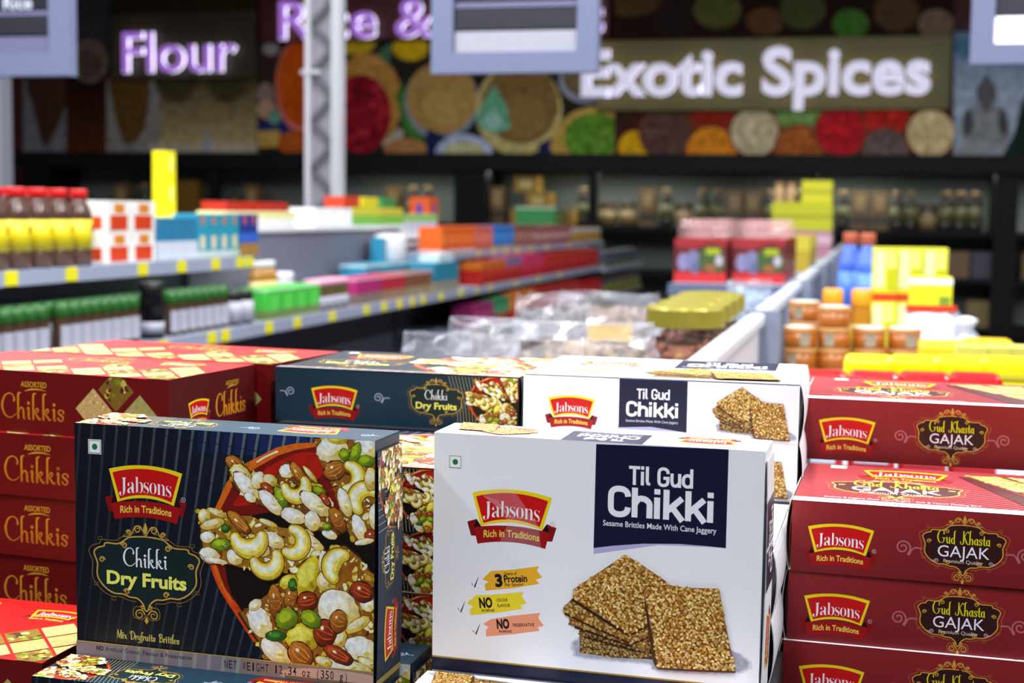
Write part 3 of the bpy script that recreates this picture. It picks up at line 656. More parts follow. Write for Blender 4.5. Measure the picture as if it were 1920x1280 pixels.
def nuts_face(F):
    """large front of the nut-brittle carton, 210 x 155 mm"""
    W, H = 210, 155.3
    pm = hom([(142.5, 795.4), (708, 830), (702, 1283), (144, 1228)], [(0, H), (W, H), (W, 0), (0, 0)])
    F.part('front_print')
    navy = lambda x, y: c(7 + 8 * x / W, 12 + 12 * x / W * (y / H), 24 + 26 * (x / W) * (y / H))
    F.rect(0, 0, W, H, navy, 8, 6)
    for i in range(15):                                     # blue tiles between the bars, upper right
        x = 90 + i * 8.6; F.poly([(x, H), (x + 6.4, H), (x + 5.4, H - 14), (x - 1.2, H - 14)], c(14 + i, 24 + 2 * i, 60 + 4 * i))
    for i in range(26):
        xt = -14 + i * 9.1; xb = 62 + (xt - 90) * .86
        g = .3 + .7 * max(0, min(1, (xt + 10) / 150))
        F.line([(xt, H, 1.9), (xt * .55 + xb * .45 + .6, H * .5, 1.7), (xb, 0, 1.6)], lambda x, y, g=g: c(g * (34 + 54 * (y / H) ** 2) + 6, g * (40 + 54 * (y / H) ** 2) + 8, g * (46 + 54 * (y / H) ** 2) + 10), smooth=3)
    for j in range(6):
        y0 = H - 8 - j * 26
        F.line([(14, y0 + 8, .3), (80, y0 + 2, .4), (140, y0 - 4, .5), (210, y0 - 13, .5)], c(22, 32, 50))
    nut_picture(F, pm, W / 562)
    F.part('front_print')
    y1 = 10.2
    F.rect(0, 0, W, y1, lambda x, y: c(122, 108, 116) if x < 118 else c(134, 112, 100), 20, 1)
    for i in range(9): F.poly([(34 + i * 10.2, 0), (36.5 + i * 10.2, 0), (37.5 + i * 10.2, y1), (35 + i * 10.2, y1)], c(136, 136, 128))
    F.ell(186, 3, 40, 6, c(190, 150, 130), .0); F.rect(150, 0, W, 2.2, c(120, 92, 66))
    F.line([(0, y1), (W, y1)], c(190, 150, 40), .5, smooth=0)
    F.part('printed_text')
    F.text('NO', 15, 5.2, 2.9, c(14, 12, 16), bold=.045, anchor='l', fit=5.2)
    F.text('Artificial Colour, Flavour & Preservative', 21.6, 5.2, 2.9, c(30, 26, 30), bold=.008, anchor='l', fit=63)
    F.mono('NET WEIGHT 12.34 oz (350 g)', 107.5, 2.6, 5.4, 3.18, c(10, 9, 14), bold=.006)
    F.script('Mix Dryfruits Brittles', pm(279, 1197)[0], 14.6, 2.5, c(200, 178, 92), fit=46, gain=1.2)
    x, y = pm(277, 1074)
    badge(F, x, y, 84, c(13, 32, 34))
    F.script('Chikki', x - .5, y + 3.6, 5.2, c(226, 222, 232), fit=32.5, gain=.95)
    F.text('Dry Fruits', x, y - 9.2, 8.6, c(226, 222, 100), bold=.035, fit=58)
    lx, ly = pm(277, 914); logo(F, lx, ly - .5, 53)
    vx, vy = pm(181, 840); veg_mark(F, vx, vy, 9.6)

def nuts_spine(F, W=210, T=43.7):
    """narrow long side of the nut-brittle carton"""
    F.part('side_print')
    F.rect(0, 0, W, T, lambda x, y: c(10 + 12 * (1 - x / W), 32 + 18 * (1 - abs(x / W - .3)), 44 + 22 * (1 - abs(x / W - .3))), 8, 3)
    F.poly([(160, 0), (W, 0), (W, T), (178, T)], c(12, 16, 22))
    for i in range(23):
        xb = 160 + i * 2.5; F.line([(xb, 0, .5), (xb - 2, T * .45, .5), (xb - 9 + i * .35, T, .45)], c(140, 136, 104))
    for j in range(4): F.line([(156, 4 + j * 11, .2), (180, 7 + j * 11, .25), (W, 7 + j * 11, .3)], c(52, 70, 84))
    g = .272; ox, oy = W - (703 - 400) * .2637 * 1.0 - 2, 0
    kx = .1265
    nut_picture(F, lambda x, y: (W - 1.0 - (712 - x) * kx * 1.02, T + 2.0 - (y - 822) * .1075), kx)
    F.part('side_print')
    swirl(F, 13.5, T * .56, 4.0, c(150, 160, 176), -1); swirl(F, 91, T * .52, 4.2, c(150, 160, 176), 1)
    badge(F, 141, T * .5, 50, c(12, 36, 36))
    F.part('title_plaque')
    F.script('Chikki', 141, T * .5 + 1.7, 3.3, c(222, 220, 230), fit=19.5)
    F.text('Dry Fruits', 141, T * .5 - 6.0, 5.2, c(226, 222, 100), bold=.035, fit=35)
    logo(F, 52.5, T * .45, 41)

def nuts_end(F, L=155.3, T=43.7):
    """short side; drawn lying, x runs bottom to top of the standing carton"""
    F.part('side_print'); F.rect(0, 0, L, T, lambda x, y: c(10, 26 + 10 * x / L, 44 + 22 * x / L), 6, 2)
    for i in range(12): F.line([(100 + i * 4.6, 0, .5), (99 + i * 4.6, T * .5, .5), (98 + i * 4.6, T, .5)], c(150, 156, 140))
    for i in range(5): F.line([(98, 4 + i * 9, .2), (L, 4 + i * 9, .2)], c(60, 78, 110))
    nut_picture(F, lambda x, y: (L - (y - 832) * .135, 43 - (x - 396) * .135), .135)
    F.part('side_print'); badge(F, 78, T * .52, 40, c(12, 34, 36)); F.part('title_plaque')
    F.script('Chikki', 78, T * .52 + 1.5, 3.8, c(222, 220, 230), fit=17); F.text('Dry Fruits', 78, T * .52 - 6, 5.4, c(226, 222, 100), bold=.035, fit=30)
    logo(F, 30, T * .5, 36)
    F.part('side_print'); F.rect(0, 0, 4, T, c(150, 130, 60), 1, 6)

def nuts_back(F):
    """flat top of a lying nut carton: the same front art seen at a slant"""
    nuts_face(F)

DIV = (790, 760, 2.461)
def sesame_face(F):
    W, H = 210, 155.3
    pm0 = hom([(816, 806), (1437, 853), (1421, 1318), (809, 1261)], [(0, H), (W, H), (W, 0), (0, 0)])
    pm = lambda x, y: pm0(DIV[0] + x / DIV[2], DIV[1] + y / DIV[2])
    P = lambda L: [pm(*p) for p in L]
    k = W / 622 / DIV[2]
    F.part('front_print')
    F.rect(0, 0, W, H, WHITE)
    F.rect(0, 0, W, 8.2, c(10, 14, 44)); F.rect(0, 8.2, W, 9.2, c(160, 124, 24))
    F.part('title_panel')
    F.poly(P([(812, 640), (1110, 600), (1412, 620), (1412, 666), (1110, 652), (811, 692)]), c(170, 165, 200))
    navy = c(9, 13, 46)
    F.poly(P([(826, 182), (1428, 216), (1413, 668), (1330, 658), (1200, 647), (1040, 645), (900, 654), (811, 664)]), navy)
    x, y = pm(1119, 385); F.din('Til Gud', x, y + .3, 11.9, WHITE, .165, fit=39.5)
    x, y = pm(1117, 535); F.din('Chikki', x, y + .3, 18.6, WHITE, .2, fit=66)
    x, y = pm(1112, 580); F.text('Sesame Brittles Made With Cane Jaggery', x, y, 3.5, c(222, 224, 236), bold=.008, fit=70.5)
    sesame_picture(F, pm, k)
    F.part('claims')
    for (pts, col) in (([(290, 808), (330, 770), (430, 764), (556, 748), (548, 770), (572, 800), (540, 812), (560, 830), (440, 850), (305, 862), (300, 832), (318, 822)], c(226, 166, 38)),
                       ([(215, 922), (258, 884), (350, 880), (484, 868), (476, 890), (498, 922), (470, 930), (480, 948), (360, 966), (232, 978), (228, 950), (246, 938)], c(232, 204, 40)),
                       ([(292, 1018), (330, 996), (430, 980), (562, 966), (552, 990), (578, 1026), (550, 1034), (558, 1050), (440, 1066), (306, 1078), (304, 1046), (320, 1036)], c(236, 146, 110))):
        F.poly(P(pts), col)
    blk = c(16, 16, 22)
    def tx(s, x, y, h, fit, b=.02, a='l'):
        q = pm(x, y); F.text(s, q[0], q[1], h, blk, bold=b, fit=fit * k, anchor=a, rot=.12)
    tx('3', 352, 842, 7.6, 36, .05); tx('Grams of', 392, 790, 1.9, 62); tx('Protein', 393, 824, 4.6, 112, .03); tx('Per Serving', 398, 842, 1.9, 88)
    tx('NO', 276, 942, 6.2, 64, .05); tx('Artificial', 284, 962, 1.9, 64); tx('COLOUR', 357, 914, 2.0, 54); tx('FLAVOUR', 361, 940, 2.0, 62)
    tx('NO', 358, 1040, 5.9, 62, .05); tx('Artificial', 366, 1060, 1.9, 62); tx('PRESERVATIVE', 433, 1032, 2.1, 104)
    for (x, y) in ((256, 822), (190, 940), (261, 1044)):
        F.line([(*pm(x - 18, y + 6), .6), (*pm(x - 4, y + 24), 1.1), (*pm(x + 16, y - 26), .25)], blk, smooth=0)
    lx, ly = pm(430, 492); logo(F, lx, ly, 52.5)
    vx, vy = pm(164, 255); veg_mark(F, vx, vy, 8.8)

def sesame_spine(F, W=210, T=43.7):
    F.part('front_print'); F.rect(0, 0, W, T, WHITE)
    F.part('title_panel')
    F.poly([(74.5, 5), (74.5, 8), (100, 10.2), (126.5, 8.3), (126.5, 5)], c(170, 165, 200))
    F.poly([(75, T), (127, T), (127, 4.6), (100, 7.8), (75, 6.2)], c(9, 13, 46))
    F.din('Til Gud', 101, 28.8, 8.0, WHITE, .165, fit=25); F.din('Chikki', 100.5, 15.4, 11.2, WHITE, .2, fit=40)
    F.text('Sesame Brittles Made With Cane Jaggery', 100.5, 11, 1.9, c(210, 212, 226), fit=40)
    sesame_picture(F, lambda x, y: (146 + (x - 668) * .0735, 41 - (y - 690) * .0715), .0735, 24)
    logo(F, 38, T * .44, 37)

def sesame_end(F, L=155.3, T=43.7):
    F.part('side_print'); F.rect(0, 0, L, T, WHITE); F.part('title_panel'); F.rect(68, 0, 124, T, c(26, 22, 52))
    F.din('Til Gud', 96, 22, 10, WHITE, .155, fit=27); F.din('Chikki', 96, 7, 12, WHITE, .19, fit=42)
    logo(F, 34, T * .5, 36)

# maroon cartons
MAROON = lambda x, y: c(124, 28, 32)
def maroon_front(F, W=250, T=49):
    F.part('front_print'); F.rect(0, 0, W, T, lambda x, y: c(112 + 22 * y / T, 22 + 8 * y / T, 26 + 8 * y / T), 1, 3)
    sw = c(168, 92, 98)
    swirl(F, 74, T * .45, 5.2, sw, 1); swirl(F, 152, T * .45, 5.2, sw, -1)
    logo(F, 33, T * .47, 44)
    badge(F, 113, T * .48, 58, c(46, 14, 14), c(196, 150, 50), c(150, 100, 36)); F.part('title_plaque')
    F.script('Gud Khasta', 113, T * .48 + 3.6, 3.8, c(214, 206, 20), fit=34)
    F.text('GAJAK', 113, T * .48 - 5.6, 7.8, c(226, 220, 236), bold=.0, fit=33)
    F.text('Premium Quality', 113, T * .48 - 9.6, 2.5, c(206, 190, 180), fit=25)
    swirl(F, 96, T * .48 - 8.6, 1.5, c(190, 170, 170), -1); swirl(F, 130.5, T * .48 - 8.6, 1.5, c(190, 170, 170), 1)
    logo(F, 193, T * .47, 44, key='#2')
def maroon_top(F, W=250, D=155):
    F.part('top_print'); F.rect(0, 0, W, D, c(152, 52, 57))  # paler than the maroon front: overhead light on the lid put into the ink
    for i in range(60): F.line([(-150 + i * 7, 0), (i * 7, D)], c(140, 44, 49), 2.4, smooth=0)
    F.rect(0, 0, W, 14, c(240, 226, 232)); F.part('printed_text')
    F.text('NO Artificial Colour, Flavour & Preservative', 22, 3.5, 6, c(30, 20, 40), bold=.01, anchor='l', fit=92)
    F.mono('NET WEIGHT 14.10 oz (400 g)', 146, 3, 8.5, 3.9, c(16, 14, 40))
    F.text('Sesame & Jaggery (Raw Cane Sugar) - Soft & Mouth Melting Bars', 20, 19, 5, c(220, 190, 190), anchor='l', fit=104)
    badge(F, 68, 62, 100, c(70, 22, 22), c(210, 170, 90), c(170, 110, 60)); F.part('title_plaque')
    F.script('Gud Khasta', 68, 70, 9, c(226, 220, 30), fit=60); F.text('GAJAK', 68, 52, 15, c(235, 230, 240), fit=62, bold=.01); F.text('Premium Quality', 68, 43, 6, c(220, 200, 195), fit=50)
    logo(F, 74, 122, 62, True); veg_mark(F, 24, 144, 12)
    F.part('food_picture')
    F.poly([(112, 132), (120, 128), (185, 16), (160, 14), (118, 116)], c(70, 18, 18))
    F.poly([(118, 140), (W, 146), (W, 14), (190, 14)], c(92, 50, 16))
    def bar(pts):
        F.poly(pts, c(190, 160, 92)); xs = [p[0] for p in pts]; ys = [p[1] for p in pts]
        seeds(F, pts, lambda a, b: (a, b), 1.0, 4.5, 0)
    for k in range(6):
        x = 118 + k * 30
        bar([(x, 138), (x + 24, 139), (x + 60, 84), (x + 32, 82)])
        bar([(x + 36, 77), (x + 64, 79), (x + 100, 18), (x + 70, 16)])
# red assorted cartons
def diamond(F, x, y, r, kind, sq=1.0):
    pts = [(x, y + r * sq), (x + r, y), (x, y - r * sq), (x - r, y)]
    base = [c(190, 160, 100), c(120, 92, 30), c(160, 152, 90)][kind]
    F.poly(pts, base)
    ins = [(x + (a - x) * .95, y + (b - y) * .95) for a, b in pts]
    pal = [[c(206, 180, 118), c(168, 130, 66), c(222, 200, 150)], [c(196, 176, 70), c(110, 130, 20), c(96, 40, 12), c(226, 214, 140), c(60, 40, 8)], [c(172, 164, 100), c(140, 132, 72), c(184, 180, 122)]][kind]
    n = 70 if kind != 1 else 46
    for _ in range(n):
        a = random.uniform(-1, 1); b = random.uniform(-1, 1)
        if abs(a) + abs(b) > .86: continue
        q = r * (random.uniform(.03, .07) if kind != 1 else random.uniform(.09, .2))
        F.ell(x + a * r, y + b * r * sq, q, q * sq * random.uniform(.5, 1), random.choice(pal), random.uniform(0, 3), n=8, rough=.12)
RW, RD, RT = 250, 128, 50
def red_front(F, W=RW, T=RT):
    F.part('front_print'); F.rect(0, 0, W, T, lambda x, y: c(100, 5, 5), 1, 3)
    F.part('title'); g = lambda x, y: c(170 + 30 * max(0, min(1, y / 34)), 92 + 44 * max(0, min(1, y / 34)), 22)
    F.script('Chikkis', 123, 12, 8.6, g, fit=62, gain=.95)
    F.text('ASSORTED', 124, 37.5, 4.4, c(206, 158, 40), bold=.01, fit=25); F.line([(115, 34, .3), (121, 35.6, 1.2), (129, 36, .9), (136, 35, .2)], c(206, 158, 40))
    F.part('food_picture'); diamond(F, 181, 23, 17, 0); diamond(F, 202, 39, 16.5, 1); diamond(F, 224, 20, 17, 2)
    logo(F, 50, 22, 40)
def red_top(F, W=RW, D=RD):
    F.part('top_print'); F.rect(0, 0, W, D, c(172, 9, 6))  # brighter red than the front, strong light from above painted into the ink
    F.part('title'); F.script('Chikkis', 120, 86, 9, c(236, 160, 30), fit=66, gain=1.0); F.text('ASSORTED', 124, 112, 5, c(236, 176, 40), bold=.01, fit=32)
    logo(F, 196, 100, 40, True)
    F.part('food_picture')
    for i in range(8):
        for j in range(4):
            if j == 3 and i % 2: continue
            if j == 2 and 2 < i < 5: continue
            diamond(F, 0 + i * 34 + (j % 2) * 17, 10 + j * 19, 15.5, (i + 2 * j) % 3, 1.12)
def red_end(F, L=RD, T=RT):
    F.part('side_print'); F.rect(0, 0, L, T, lambda x, y: c(76, 12, 11)); logo(F, 42, T * .45, 30); F.part('title')  # darker red than the front, shade on this end painted into the ink
    F.script('Chikkis', 90, 13, 8.0, c(214, 140, 30), fit=46); F.text('ASSORTED', 92, 37, 3.6, c(206, 158, 40), fit=20); F.line([(84, 34.4, .3), (90, 36, 1.1), (100, 36, .2)], c(206, 158, 40))

# ------------------------------------------------------------------ large structure
YW = 11.8                                    # back wall
m_floor = mat('floor_vinyl', (70, 68, 66), .35, noise=(3, (60, 58, 57)))
tag(box('floor', -9, 9, -4, 12.1, -0.1, 0.0, m_floor), kind='structure')
tag(box('ceiling', -9, 9, -4, 12.1, 4.2, 4.3, mat('ceiling_board', (120, 120, 122), .9)), kind='structure')
tag(box('wall_back', -9, 9, YW, YW + .2, 0, 4.2, mat('back_wall_paint', (70, 12, 14), .7)), kind='structure')

m_deck = mat('deck_steel', (30, 31, 35), .5)
def deck(x0, x1, y0, y1, z0, z1):
    """one step of the display stand that carries the cartons"""
    tag(box('display_deck', x0, x1, y0, y1, EYE + z0 if z0 else 0, EYE + z1, m_deck), kind='structure')
deck(-.80, .40, .75, 1.34, 0, -.4516)
deck(-.515, -.279, .913, 1.077, -.4516, -.3065); deck(-.474, -.279, 1.082, 1.34, -.4516, -.1754)
deck(-.275, -.052, .9005, 1.061, -.4516, -.3001); deck(-.275, -.052, 1.061, 1.34, -.4516, -.2127)
deck(-.048, .40, .965, 1.34, -.4516, -.3409)
deck(-.80, -.519, .80, .950, -.4516, -.350); deck(-.80, -.519, .955, 1.15, -.4516, -.332); deck(-.80, -.517, 1.15, 1.34, -.4516, -.182)

# ------------------------------------------------------------------ cartons of brittle in front
CARD_NAVY = mat('navy_card', (17, 36, 52), .42); CARD_WHITE = mat('white_card', (232, 231, 235), .45)
CARD_MAROON = mat('maroon_card', (118, 26, 30), .45); CARD_RED = mat('red_card', (128, 10, 8), .42); CARD_RAW = mat('raw_card', (214, 208, 196), .7)

def to_front(x, y, z): return (x / 1000, -z, y / 1000)
def art(o, W, H, fn, to3d):
    F = Face((0, 0, W, H)); fn(F); F.build(o, to3d)
def side_flap(o, x, sg, D, H, m, bulge=.0028, name='side_flap', z0=0.0):
    bm = bmesh.new(); n = 8; rows = []
    for i in range(n + 1):
        t = i / n; dx = .0008 + bulge * sin(pi * t) ** .8; z = z0 + (H - z0) * t
        rows.append([bm.verts.new((x + sg * (dx + q), y, z)) for q in (0, .0006) for y in (.0015, D - .0015)])
    for a, b in zip(rows, rows[1:]):
        for i, j in ((0, 1), (1, 3), (3, 2), (2, 0)): bm.faces.new((a[i], a[j], b[j], b[i]))
    for r in (rows[0], rows[-1]): bm.faces.new((r[0], r[1], r[3], r[2]))
    bmesh.ops.recalc_face_normals(bm, faces=bm.faces[:])
    return bm_obj(name, bm, m, o, smooth=False)

def base_carton(name, W, D, H, m, bevel=.0007):
    bm = bmesh.new(); add_box(bm, 0, W, 0, D, 0, H)
    bmesh.ops.bevel(bm, geom=bm.edges[:], offset=bevel, segments=2, profile=.5, affect='EDGES')
    return bm_obj(name, bm, m)
def place(o, x, y, z, yaw, label, group=None):
    o.location = (x, y, EYE + z); o.rotation_euler.z = radians(yaw); o['label'] = label
    if group: o['group'] = group
    return o

# upright nut carton
nutbox = base_carton('brittle_carton', BW, BT, BH, CARD_NAVY); nutbox['category'] = 'box'
art(nutbox, 210, 155.3, nuts_face, to_front)
art(nutbox, 210, 43.7, nuts_spine, lambda x, y, z: ((210 - x) / 1000, (43.7 - y) / 1000, BH + z))
fl = side_flap(nutbox, BW, 1, BT, BH - .007, CARD_NAVY, .001)
art(fl, 148, 43.7, nuts_end, lambda x, y, z: (BW + .0015 + .001 * sin(pi * min(1, x / 148.3)) ** .8 + z, (43.2 - y * .985) / 1000, x / 1000))
NUT_G = 'upright nut brittle cartons'
place(nutbox, -.5033, .8217, -.2963, -1.42, 'upright dark navy carton with large picture of nuts in an orange bowl', NUT_G)
o = copy_tree(nutbox); place(o, -.508, .7755, -.4516, -.6, 'navy nut carton at bottom edge, only its picture-printed top showing', NUT_G)
o = copy_tree(nutbox); place(o, -.503, .8222 + .0007, -.4516, -.6, 'navy nut carton directly beneath the upright dark navy carton', NUT_G)
o = copy_tree(nutbox); place(o, -.496, .868, -.4516, -.5, 'navy nut carton behind the upright one, its curl-printed top just visible', NUT_G)

# lying nut carton
flat = base_carton('brittle_carton', BW, BH, BT, CARD_NAVY); flat['category'] = 'box'
art(flat, 210, 43.7, nuts_spine, to_front)
art(flat, 210, 155.3, nuts_face, lambda x, y, z: (x / 1000, y / 1000, BT + z))
side_flap(flat, BW, 1, BH, BT, CARD_NAVY, .0015)
NUT_F = 'lying nut brittle cartons'
place(flat, -.4810, 1.0935, -.1754, -.96, 'teal nut carton lying flat at the back between red and white cartons', NUT_F)
NAMES = ['topmost of the lying nut cartons in the gap between the two upright cartons', 'middle lying nut carton in the gap between the two upright cartons', 'lowest lying nut carton in the gap between the two upright cartons']
for k in range(3):
    o = copy_tree(flat); place(o, -.4800 - .002 * (k % 2), .915 + .002 * (k == 1), -.2191 - .0437 * k, [-.6, -.3, -.8][k], NAMES[k], NUT_F)

# upright white carton
sesbox = base_carton('sesame_carton', BW, BT - .0005, BH, CARD_WHITE, .0016); sesbox['category'] = 'box'
art(sesbox, 210, 155.3, sesame_face, to_front)
art(sesbox, 210, 43.2, sesame_spine, lambda x, y, z: ((210 - x) / 1000, (43.2 - y) / 1000, BH + z))
fl = side_flap(sesbox, BW, 1, BT - .0005, BH - .006, CARD_WHITE, .0012)
art(fl, 149, 43.2, sesame_end, lambda x, y, z: (BW + .0015 + .0012 * sin(pi * min(1, x / 149.3)) ** .8 + z, (42.6 - y * .98) / 1000, x / 1000))
SES_G = 'upright white sesame cartons'
spare = copy_tree(sesbox)
pmB = hom([(816, 806), (1437, 853), (1421, 1318), (809, 1261)], [(0, 155.3), (210, 155.3), (210, 0), (0, 0)])
bm = bmesh.new()
tp = [pmB(790 + x / 2.461, 760 + y / 2.461) for x, y in ((335, 340), (385, 322), (436, 318), (452, 400), (500, 470), (560, 560), (572, 684), (500, 720), (428, 738), (392, 650), (372, 640), (420, 540), (360, 430), (300, 415))]
tape_v = [bm.verts.new((x / 1000, -.0019 - .0004 * sin(i * 1.9), y / 1000)) for i, (x, y) in enumerate(tp)]
ctr = bm.verts.new((sum(p[0] for p in tp) / len(tp) / 1000, -.0021, sum(p[1] for p in tp) / len(tp) / 1000))
for i in range(len(tp)): bm.faces.new((tape_v[i - 1], ctr, tape_v[i]))
bmesh.ops.recalc_face_normals(bm, faces=bm.faces[:])
tape = bm_obj('clear_tape', bm, mat('clear_tape', (240, 240, 245), .16, alpha=.1, spec=.8), sesbox); tape['label'] = 'crinkled clear tape over the logo'
place(sesbox, -.2697, .8619, -.2963, -1.28, 'upright white carton with sesame squares and clear tape over its logo', SES_G)
o = copy_tree(spare); place(o, -.272, .8145, -.4516, -.8, 'white sesame carton at bottom edge in front of the taped white one', SES_G)
place(spare, -.2700, .8634, -.4516, -1.28, 'white sesame carton directly beneath the taped upright white carton', SES_G)
# lying white carton
sflat = base_carton('sesame_carton', BW, BH, BT, CARD_WHITE, .0012); sflat['category'] = 'box'
art(sflat, 210, 43.7, sesame_spine, to_front)
art(sflat, 210, 155.3, sesame_face, lambda x, y, z: (x / 1000, y / 1000, BT + z))
side_flap(sflat, BW, 1, BH, BT, CARD_WHITE, .003); side_flap(sflat, BW - .003, 1, BH, BT - .001, CARD_RAW, .0018, 'inner_flap')
SES_F = 'lying white sesame cartons'
place(sflat, -.2609, 1.0641, -.169, 1.1, 'white sesame carton lying flat, topmost at the back beside the teal one', SES_F)
for (x, y, z, yaw, lb) in ((-.2610, 1.0655, -.2127, .8, 'white sesame carton directly beneath the topmost lying white carton'),
                           (-.2675, .9040, -.2564, -.8, 'white sesame carton lying close behind the upright white one, upper of two'),
                           (-.2680, .9030, -.3001, -.5, 'white sesame carton lying close behind the upright white one, lower of two')):
    o = copy_tree(sflat); place(o, x, y, z, yaw, lb, SES_F)

# maroon cartons on the right
GT = .049
mar = base_carton('maroon_sweet_carton', .25, .155, GT, CARD_MAROON); mar['category'] = 'box'
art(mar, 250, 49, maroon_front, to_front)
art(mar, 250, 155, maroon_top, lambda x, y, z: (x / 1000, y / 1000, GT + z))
side_flap(mar, 0, -1, .155, GT, CARD_RAW, .0028); side_flap(mar, .002, -1, .155, GT - .001, CARD_MAROON, .002, 'inner_flap')
MAR_G = 'stacked maroon sweet cartons'
first = True
for (px, py, d, lv, yaw, lb) in ((1510.6, 745, 1.14, 0, -.3, 'maroon carton at the top of the right-hand stack, set back'),
                                 (1486, 936, .975, 1, -1.4, 'second maroon carton down, jutting forward with its top showing'),
                                 (1479, 1066, .981, 2, -1.0, 'third maroon carton down the right-hand stack, in shade'),
                                 (1469, 1197.6, .983, 3, -1.2, 'lowest maroon carton cut by the bottom edge of the photo')):
    o = mar if first else copy_tree(mar); first = False
    p = at_d(px, py, d); place(o, p.x, p.y, -.1449 - GT * (lv + 1), yaw, lb, MAR_G)

# red assorted cartons on the left
red = base_carton('assorted_sweet_carton', .25, .128, .05, CARD_RED, .0012); red['category'] = 'box'
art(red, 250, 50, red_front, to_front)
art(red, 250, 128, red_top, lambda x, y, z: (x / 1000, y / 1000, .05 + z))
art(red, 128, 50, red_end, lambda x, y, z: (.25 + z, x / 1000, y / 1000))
RED_G = 'stacked red assorted sweet cartons'
pr = at_d(315.8, 711.8, 1.09)
def red_at(o, dx, dy, lv, yaw, lb):
    a = radians(yaw)
    x, y = pr.x - .25 * cos(a) + dx, pr.y - .25 * sin(a) + dy
    return place(o, x, y, -.132 - .05 * (lv + 1), yaw, lb, RED_G)
red_at(red, 0, 0, 0, -6, 'red assorted carton on top of the left stack, nearer of two')
red_at(copy_tree(red), .006, -.002, 1, -4.6, 'second red carton down the left stack')
red_at(copy_tree(red), .003, -.001, 2, -5.4, 'third red carton down the left stack')
red_at(copy_tree(red), -.001, .001, 3, -6, 'fourth red carton down, half hidden by the lying red one')
o = copy_tree(red); place(o, pr.x - .25 * cos(radians(6)) + .027, pr.y + .25 * sin(radians(6)) + .130, -.182, -6, 'red assorted carton behind the topmost one of the left stack', RED_G)
o = copy_tree(red); place(o, -.772, .812, -.350, -.6, 'red carton lying lowest in front of the left stack, diamond pictures up', RED_G)

# ------------------------------------------------------------------ back wall: pictures, signs, shelving
def wall_face(clip, dz=5e-4): return Face(clip, 1e-3, dz)
def wall_to3d(Y): return lambda x, y, z: tuple(at_Y(x, y, Y - z))
WG = 1.05
def wc(r, g, b, k=1.0):
    return tuple(min(.9, v * WG * k) for v in lin((r, g, b)))
def wall_panel(name, x0, y0, x1, y1, Y, th, m, label, cat):
    a, b = at_Y(x0, y1, Y), at_Y(x1, y0, Y)
    o = box(name, a.x, b.x, Y, Y + th, a.z, b.z, m)
    return tag(o, label, cat)

# flour picture
YP = YW - .04
o = wall_panel('wall_picture', 44, -60, 482, 292, YP, .04, mat('picture_board', (60, 52, 42), .8), 'wall picture of flour heaps under the word Flour', 'picture')
F = wall_face((44, -60, 482, 292)); F.part('printed_picture')
F.rect(44, -60, 482, 292, wc(58, 56, 60)); F.rect(205, -60, 482, 292, lambda x, y: wc(46 + max(0, y - 100) * .8, 37 + max(0, y - 100) * .72, 18 + max(0, y - 100) * .56), 1, 10)
F.rect(44, 150, 128, 292, wc(120, 116, 122)); F.poly([(50, 150), (128, 150), (120, 210), (92, 268), (78, 268), (62, 200)], wc(70, 44, 34), 2)
F.rect(124, 150, 200, 292, lambda x, y: wc(40 + (y - 150) * .32, 16 + (y - 150) * .18, 8 + (y - 150) * .1), 1, 5)
F.rect(200, 150, 300, 292, wc(140, 132, 128)); F.poly([(205, 120), (278, 120), (272, 240), (240, 272), (225, 250), (212, 200)], wc(96, 68, 28), 2)
F.ell(168, 118, 42, 50, wc(24, 20, 20)); F.ell(168, 114, 36, 42, wc(112, 92, 80)); F.ell(166, 122, 26, 26, wc(90, 72, 60))
for x in (330, 425): F.ell(x, 150, 40, 44, wc(78, 66, 40)); F.ell(x, 150, 34, 37, wc(70, 60, 36))
F.rect(280, 270, 482, 292, wc(186, 172, 150)); F.poly([(384, 240), (396, 262), (404, 292), (376, 292)], wc(170, 168, 172))
F.build(o, wall_to3d(YP), MURAL)

# rice and pulses picture
o = wall_panel('wall_picture', 482, -60, 1152, 292, YP, .04, mat('picture_board', (60, 52, 42), .8), 'wall picture of pulses in bowls with maroon band across its top', 'picture')
F = wall_face((482, -60, 1152, 292)); F.part('printed_picture')
F.rect(482, -60, 1152, 292, wc(40, 36, 28)); F.rect(482, -60, 1152, 78, wc(50, 4, 7))
F.poly([(484, 80), (530, 80), (524, 240), (484, 292)], wc(60, 40, 34)); F.ell(508, 92, 16, 12, wc(150, 140, 140)); F.ell(498, 175, 16, 20, wc(150, 120, 110)); F.ell(500, 205, 18, 18, wc(190, 150, 120))
F.poly([(486, 226), (580, 232), (580, 270), (486, 250)], wc(36, 44, 104)); F.poly([(484, 246), (524, 244), (530, 276), (484, 276)], wc(200, 160, 80)); F.ell(515, 220, 12, 14, wc(110, 160, 140))
F.ell(562, 160, 46, 86, wc(226, 120, 110)); F.ell(562, 156, 42, 80, lambda x, y: wc(214 - abs(y - 160) * .2, 96 - abs(y - 160) * .25, 8)); F.ell(560, 268, 40, 24, wc(190, 90, 30))
F.ell(688, 188, 66, 88, wc(196, 142, 66)); F.ell(676, 214, 58, 74, wc(150, 20, 36))
for _ in range(70):
    a, r = random.uniform(0, 6.28), random.uniform(0, 1) ** .5; F.ell(676 + 52 * r * cos(a), 214 + 68 * r * sin(a), 8, 6, random.choice([wc(170, 24, 40), wc(120, 12, 26), wc(196, 46, 60)]), random.uniform(0, 3), n=10)
F.ell(665, 80, 40, 22, wc(190, 160, 30)); F.ell(770, 90, 34, 24, wc(214, 176, 20)); F.poly([(705, 100), (735, 80), (730, 125)], wc(80, 120, 80))
